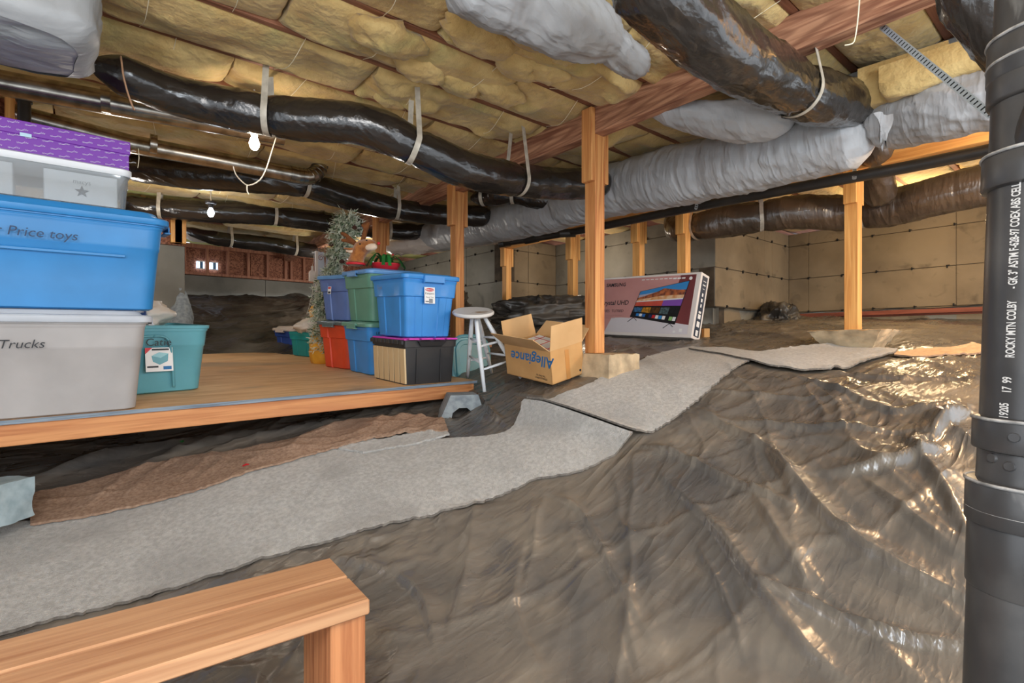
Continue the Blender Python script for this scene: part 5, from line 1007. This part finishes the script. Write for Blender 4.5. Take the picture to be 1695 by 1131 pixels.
# television picture: local quad with perspective, bilinear helper
q00, q10, q11, q01 = [np.array(v) for v in ((.56, .19), (1.055, .125), (1.135, Hh-.08), (.63, .44))]
def bl(u, v): return (q00*(1-u)+q10*u)*(1-v)+(q01*(1-u)+q11*u)*v
def quad(u0, v0, u1, v1, m, z): poly([bl(u0, v0), bl(u1, v0), bl(u1, v1), bl(u0, v1)], m, z)
quad(-.012, -.02, 1.012, 1.012, mat('tv_black', (22, 24, 30), .4), .0024); quad(0, .60, 1, 1, mat('tv_sky', (58, 140, 206), .4), .003); quad(0, .60, .62, .86, mat('tv_haze', (176, 176, 196), .4), .0034)
poly([bl(0, .63), bl(1, .63), bl(1, .80), bl(.86, .82), bl(.72, .86), bl(.6, .91), bl(.52, .94), bl(.42, .88), bl(.3, .84), bl(.12, .78), bl(0, .75)], mat('tv_mountain', (196, 112, 66), .5, (112, 62, 48), (24, 24, 24), .4, .6), .004)
poly([bl(0, .60), bl(1, .60), bl(1, .68), bl(.5, .72), bl(0, .66)], mat('tv_sand', (214, 146, 86), .5, (236, 200, 160), (20, 20, 20)), .0045)
quad(0, .575, 1, .605, M_white, .005); quad(0, .42, .6, .575, mat('tv_orange', (226, 104, 66), .4, (190, 70, 70), (8, 3, 3)), .003); quad(.6, .42, 1, .575, mat('tv_purple', (134, 84, 180), .4), .003)
for i, cc in enumerate(((70, 130, 180), (216, 150, 40), (104, 66, 30), (92, 116, 120), (30, 34, 40))): quad(.01+i*.198, .20, .195+i*.198, .375, mat('tile_%d' % i, cc, .5, tuple(int(v*.5) for v in cc), (40, 40, 40)), .0032)
for i, cc in enumerate(((40, 130, 210), (230, 236, 240), (40, 110, 190), (20, 20, 24), (30, 40, 90), (200, 40, 46), (236, 236, 236), (60, 150, 220), (240, 240, 240), (30, 30, 34), (150, 200, 120), (236, 236, 240))): quad(.11+i*.074, .055, .175+i*.074, .15, mat('app_%d' % i, cc, .5), .0032)
for u in (.06, .88): a = bl(u, -.02); s = MB(); s.tube([(a[0]-.05, a[1]-.045, .004), (a[0]+.01, a[1], .004), (a[0]+.05, a[1]-.03, .004)], .003, 6); s.build('printed_stand', M_ink, t)
text('SAMSUNG', .052, M_ink, t, T(.315, Hh-.085, .0025), bold=.0012, name='carton_lettering', space=1.05); text('Crystal UHD', .066, M_ink, t, T(.335, Hh-.275, .0025), bold=.001, name='carton_lettering'); text('SERIES  TU700D', .042, M_ink, t, T(.32, Hh-.36, .0025), name='carton_lettering')
for i, w0 in enumerate((.28, .18, .2)): poly([(.17, .20-i*.015), (.17+w0, .20-i*.015), (.17+w0, .202-i*.015), (.17, .202-i*.015)], mat('rose_ink', (150, 100, 100), .6), .002)
poly([(.17, .13), (.235, .13), (.235, .165), (.17, .165)], M_inkb, .002)
for i in range(8): poly([(.62+i*.05, Hh-.05), (.655+i*.05, Hh-.05), (.655+i*.05, Hh-.042), (.62+i*.05, Hh-.042)], M_white, .002)
for i in range(3): poly([(.965+i*.045, Hh-.056), (1.0+i*.045, Hh-.056), (1.0+i*.045, Hh-.042), (.965+i*.045, Hh-.042)], M_white, .0026)
s = MB(); s.cyl((L-.095, Hh-.055, .0), (L-.095, Hh-.055, .003), .016, n=20); s.build('round_badge', M_white, t); poly([(L-.13, .05), (L-.10, .05), (L-.10, .08), (L-.13, .08)], M_white, .0026); poly([(L-.19, .04), (L-.165, .04), (L-.165, .06), (L-.19, .06)], M_white, .0026)
Me = Matrix(((0, 0, 1, L+.0015), (0, 1, 0, 0), (-1, 0, 0, 0), (0, 0, 0, 1)))      # right end face: x' -> -z, y' -> y
s = MB(); s.box((Dp/2, Hh/2, 0), (Dp*.62, Hh-.05, .001)); e = s.build('end_print', mat('navy_print', (40, 52, 72), .5), t); e.matrix_local = Me
for y0, h_, w0 in ((.535, .006, .6), (.50, .01, .6), (.465, .005, .4), (.41, .03, .28), (.36, .03, .3), (.31, .03, .25), (.25, .02, .5), (.21, .04, .55), (.14, .05, .6), (.06, .05, .5)): s = MB(); s.box((Dp/2, y0, .0008), (Dp*.55*w0, h_, .001)); s.build('end_mark', M_white, e)
text('58', .05, M_white, e, T(Dp/2, .055, .0016)@Rz(90), bold=.001, name='carton_lettering')
# small tan block and tarp lump behind the box
s = MB(); s.box((0, 0, .055), (.12, .05, .13), ch=.003); o = s.build('cardboard_block', M_card); o.matrix_world = T(*(W(1168, 562, 4.75)-np.array([0, 0, .02])))@Rz(40); props(o, 'small tan cardboard block at the right end of the television box', 'box')
blob('tarp_bundle', 'dark bunched tarp lying by the far right wall footing', 'tarp', T(*(W(1288, 540, 6.3)+np.array([0, 0, .05])))@Rz(20), (.55, .36, .34), M_sheet2, 3, 1.0, 90)
blob('tarp_bundle', 'shiny black plastic heap against the wall behind the open carton', 'tarp', T(*(W(905, 524, 5.7)+np.array([0, 0, .02])))@Rz(-40), (.95, .4, .34), M_sheet2, 8, 1.0, 90)
blob('tarp_bundle', 'dark plastic gathered at the wall behind the wooden post by the stool', 'tarp', T(*(W(745, 500, 6.6)+np.array([0, 0, -.1])))@Rz(50), (.8, .4, .5), M_sheet2, 14, 1.0, 90)
s = MB(); s.box((0, 0, 0), (2.3, .06, .045), ch=.004); s.box((.05, .05, .02), (2.1, .04, .05), ch=.004); o = s.build('timber_length', mat('red_board', (142, 78, 60), .7, (112, 58, 44), (3, 3, 30))); p = W(1430, 536, 6.05); o.matrix_world = T(7.20, 1.75, ZC+.315)@Rz(90); props(o, 'reddish brown boards lying along the far right wall', 'board')
for (px, py, D, l) in ((775, 500, 5.4, .3), (905, 548, 5.2, .2)):
    pass
# scattered lumber by the stool
for i, (px, py, D, L_, a, lb) in enumerate(((752, 556, 5.0, .4, 10, 'offcut board lying on dirt behind the stool legs'), (800, 575, 4.6, .5, 60, 'short pale board on the ground between stool and carton'), (770, 590, 4.45, .35, -20, 'broken wood scrap behind the teal lids'))):
    p = W(px, py, D); p[2] = float(hs(np.array([[p[0]]]), np.array([[p[1]]]))[0, 0])+.03; s = MB(); s.box((0, 0, 0), (L_, .09, .035), ch=.003); o = s.build('wood_scrap', M_rail); o.matrix_world = T(*p)@Rz(a)@Ry(4); props(o, lb, 'board')
# debris
for i, (px, py, m, lb) in enumerate(((408, 783, M_redink, 'small red scrap on the brown carpet'), (1555, 720, M_cream, 'dry pale leaf on the plastic by the drain stack'), (302, 745-2, M_ribbon, 'wisp of green tinsel on plastic under the platform'))):
    p = hit(px, py); p[2] = float(hs(np.array([[p[0]]]), np.array([[p[1]]]))[0, 0])+.028; s = MB(); q = np.array([(-.02, -.008, 0), (0, -.012, .006), (.024, 0, .002), (.004, .011, .008), (-.016, .008, .004), (0, 0, .012)]); s.add(q, [(0, 1, 5), (1, 2, 5), (2, 3, 5), (3, 4, 5), (4, 0, 5), (0, 4, 3, 2, 1)]); o = s.build('debris_scrap', m); o.matrix_world = T(*p)@Rz(30*i); props(o, lb, 'debris')

# ---------------------------------------------------------------- wooden step bench in the foreground
fz = ZC-.63; pA = W(547, 923, .63*850/(923-565.5)); pB = W(592, 996, .63*850/(996-565.5)); dx = W(0, 1060, .63*850/(1060-565.5))-pA; dx[2] = 0; dx /= np.linalg.norm(dx)
dy = np.array([-dx[1], dx[0], 0]); dy = dy if dy@(pB-pA) > 0 else -dy; Mx = np.eye(4); Mx[:3, 0] = dx; Mx[:3, 1] = dy; Mx[:3, 2] = np.cross(dx, dy); Mx[:3, 3] = [pA[0], pA[1], fz]; 
if Mx[2, 2] < 0: Mx[:3, 0] = -dx; Mx[:3, 2] = np.cross(-dx, dy); sgn = -1
else: sgn = 1
t = empty('step_bench', 'wooden two-board step bench in the lower left foreground', 'step', Matrix(Mx.tolist())); LB = 1.75; wb = .145
for k in range(2):
    s = MB(); s.box((sgn*(LB/2)-sgn*.0, wb/2+k*(wb+.013), -.019), (LB, wb, .038), ch=.004); o = s.build('tread_board', M_step, t)
for x in (.065, LB-.1):
    s = MB(); s.box((sgn*x, .15, -.038-.24), (.038, .235, .48), ch=.003); s.build('leg', M_stepz, t); s = MB(); s.box((sgn*(x-.02), .262, -.038-.24), (.085, .036, .48), ch=.003); s.build('leg', M_stepz, t)
s = MB(); s.box((sgn*(LB/2), .30, -.33), (LB, .14, .036), ch=.003); s.build('lower_tread', M_step, t)
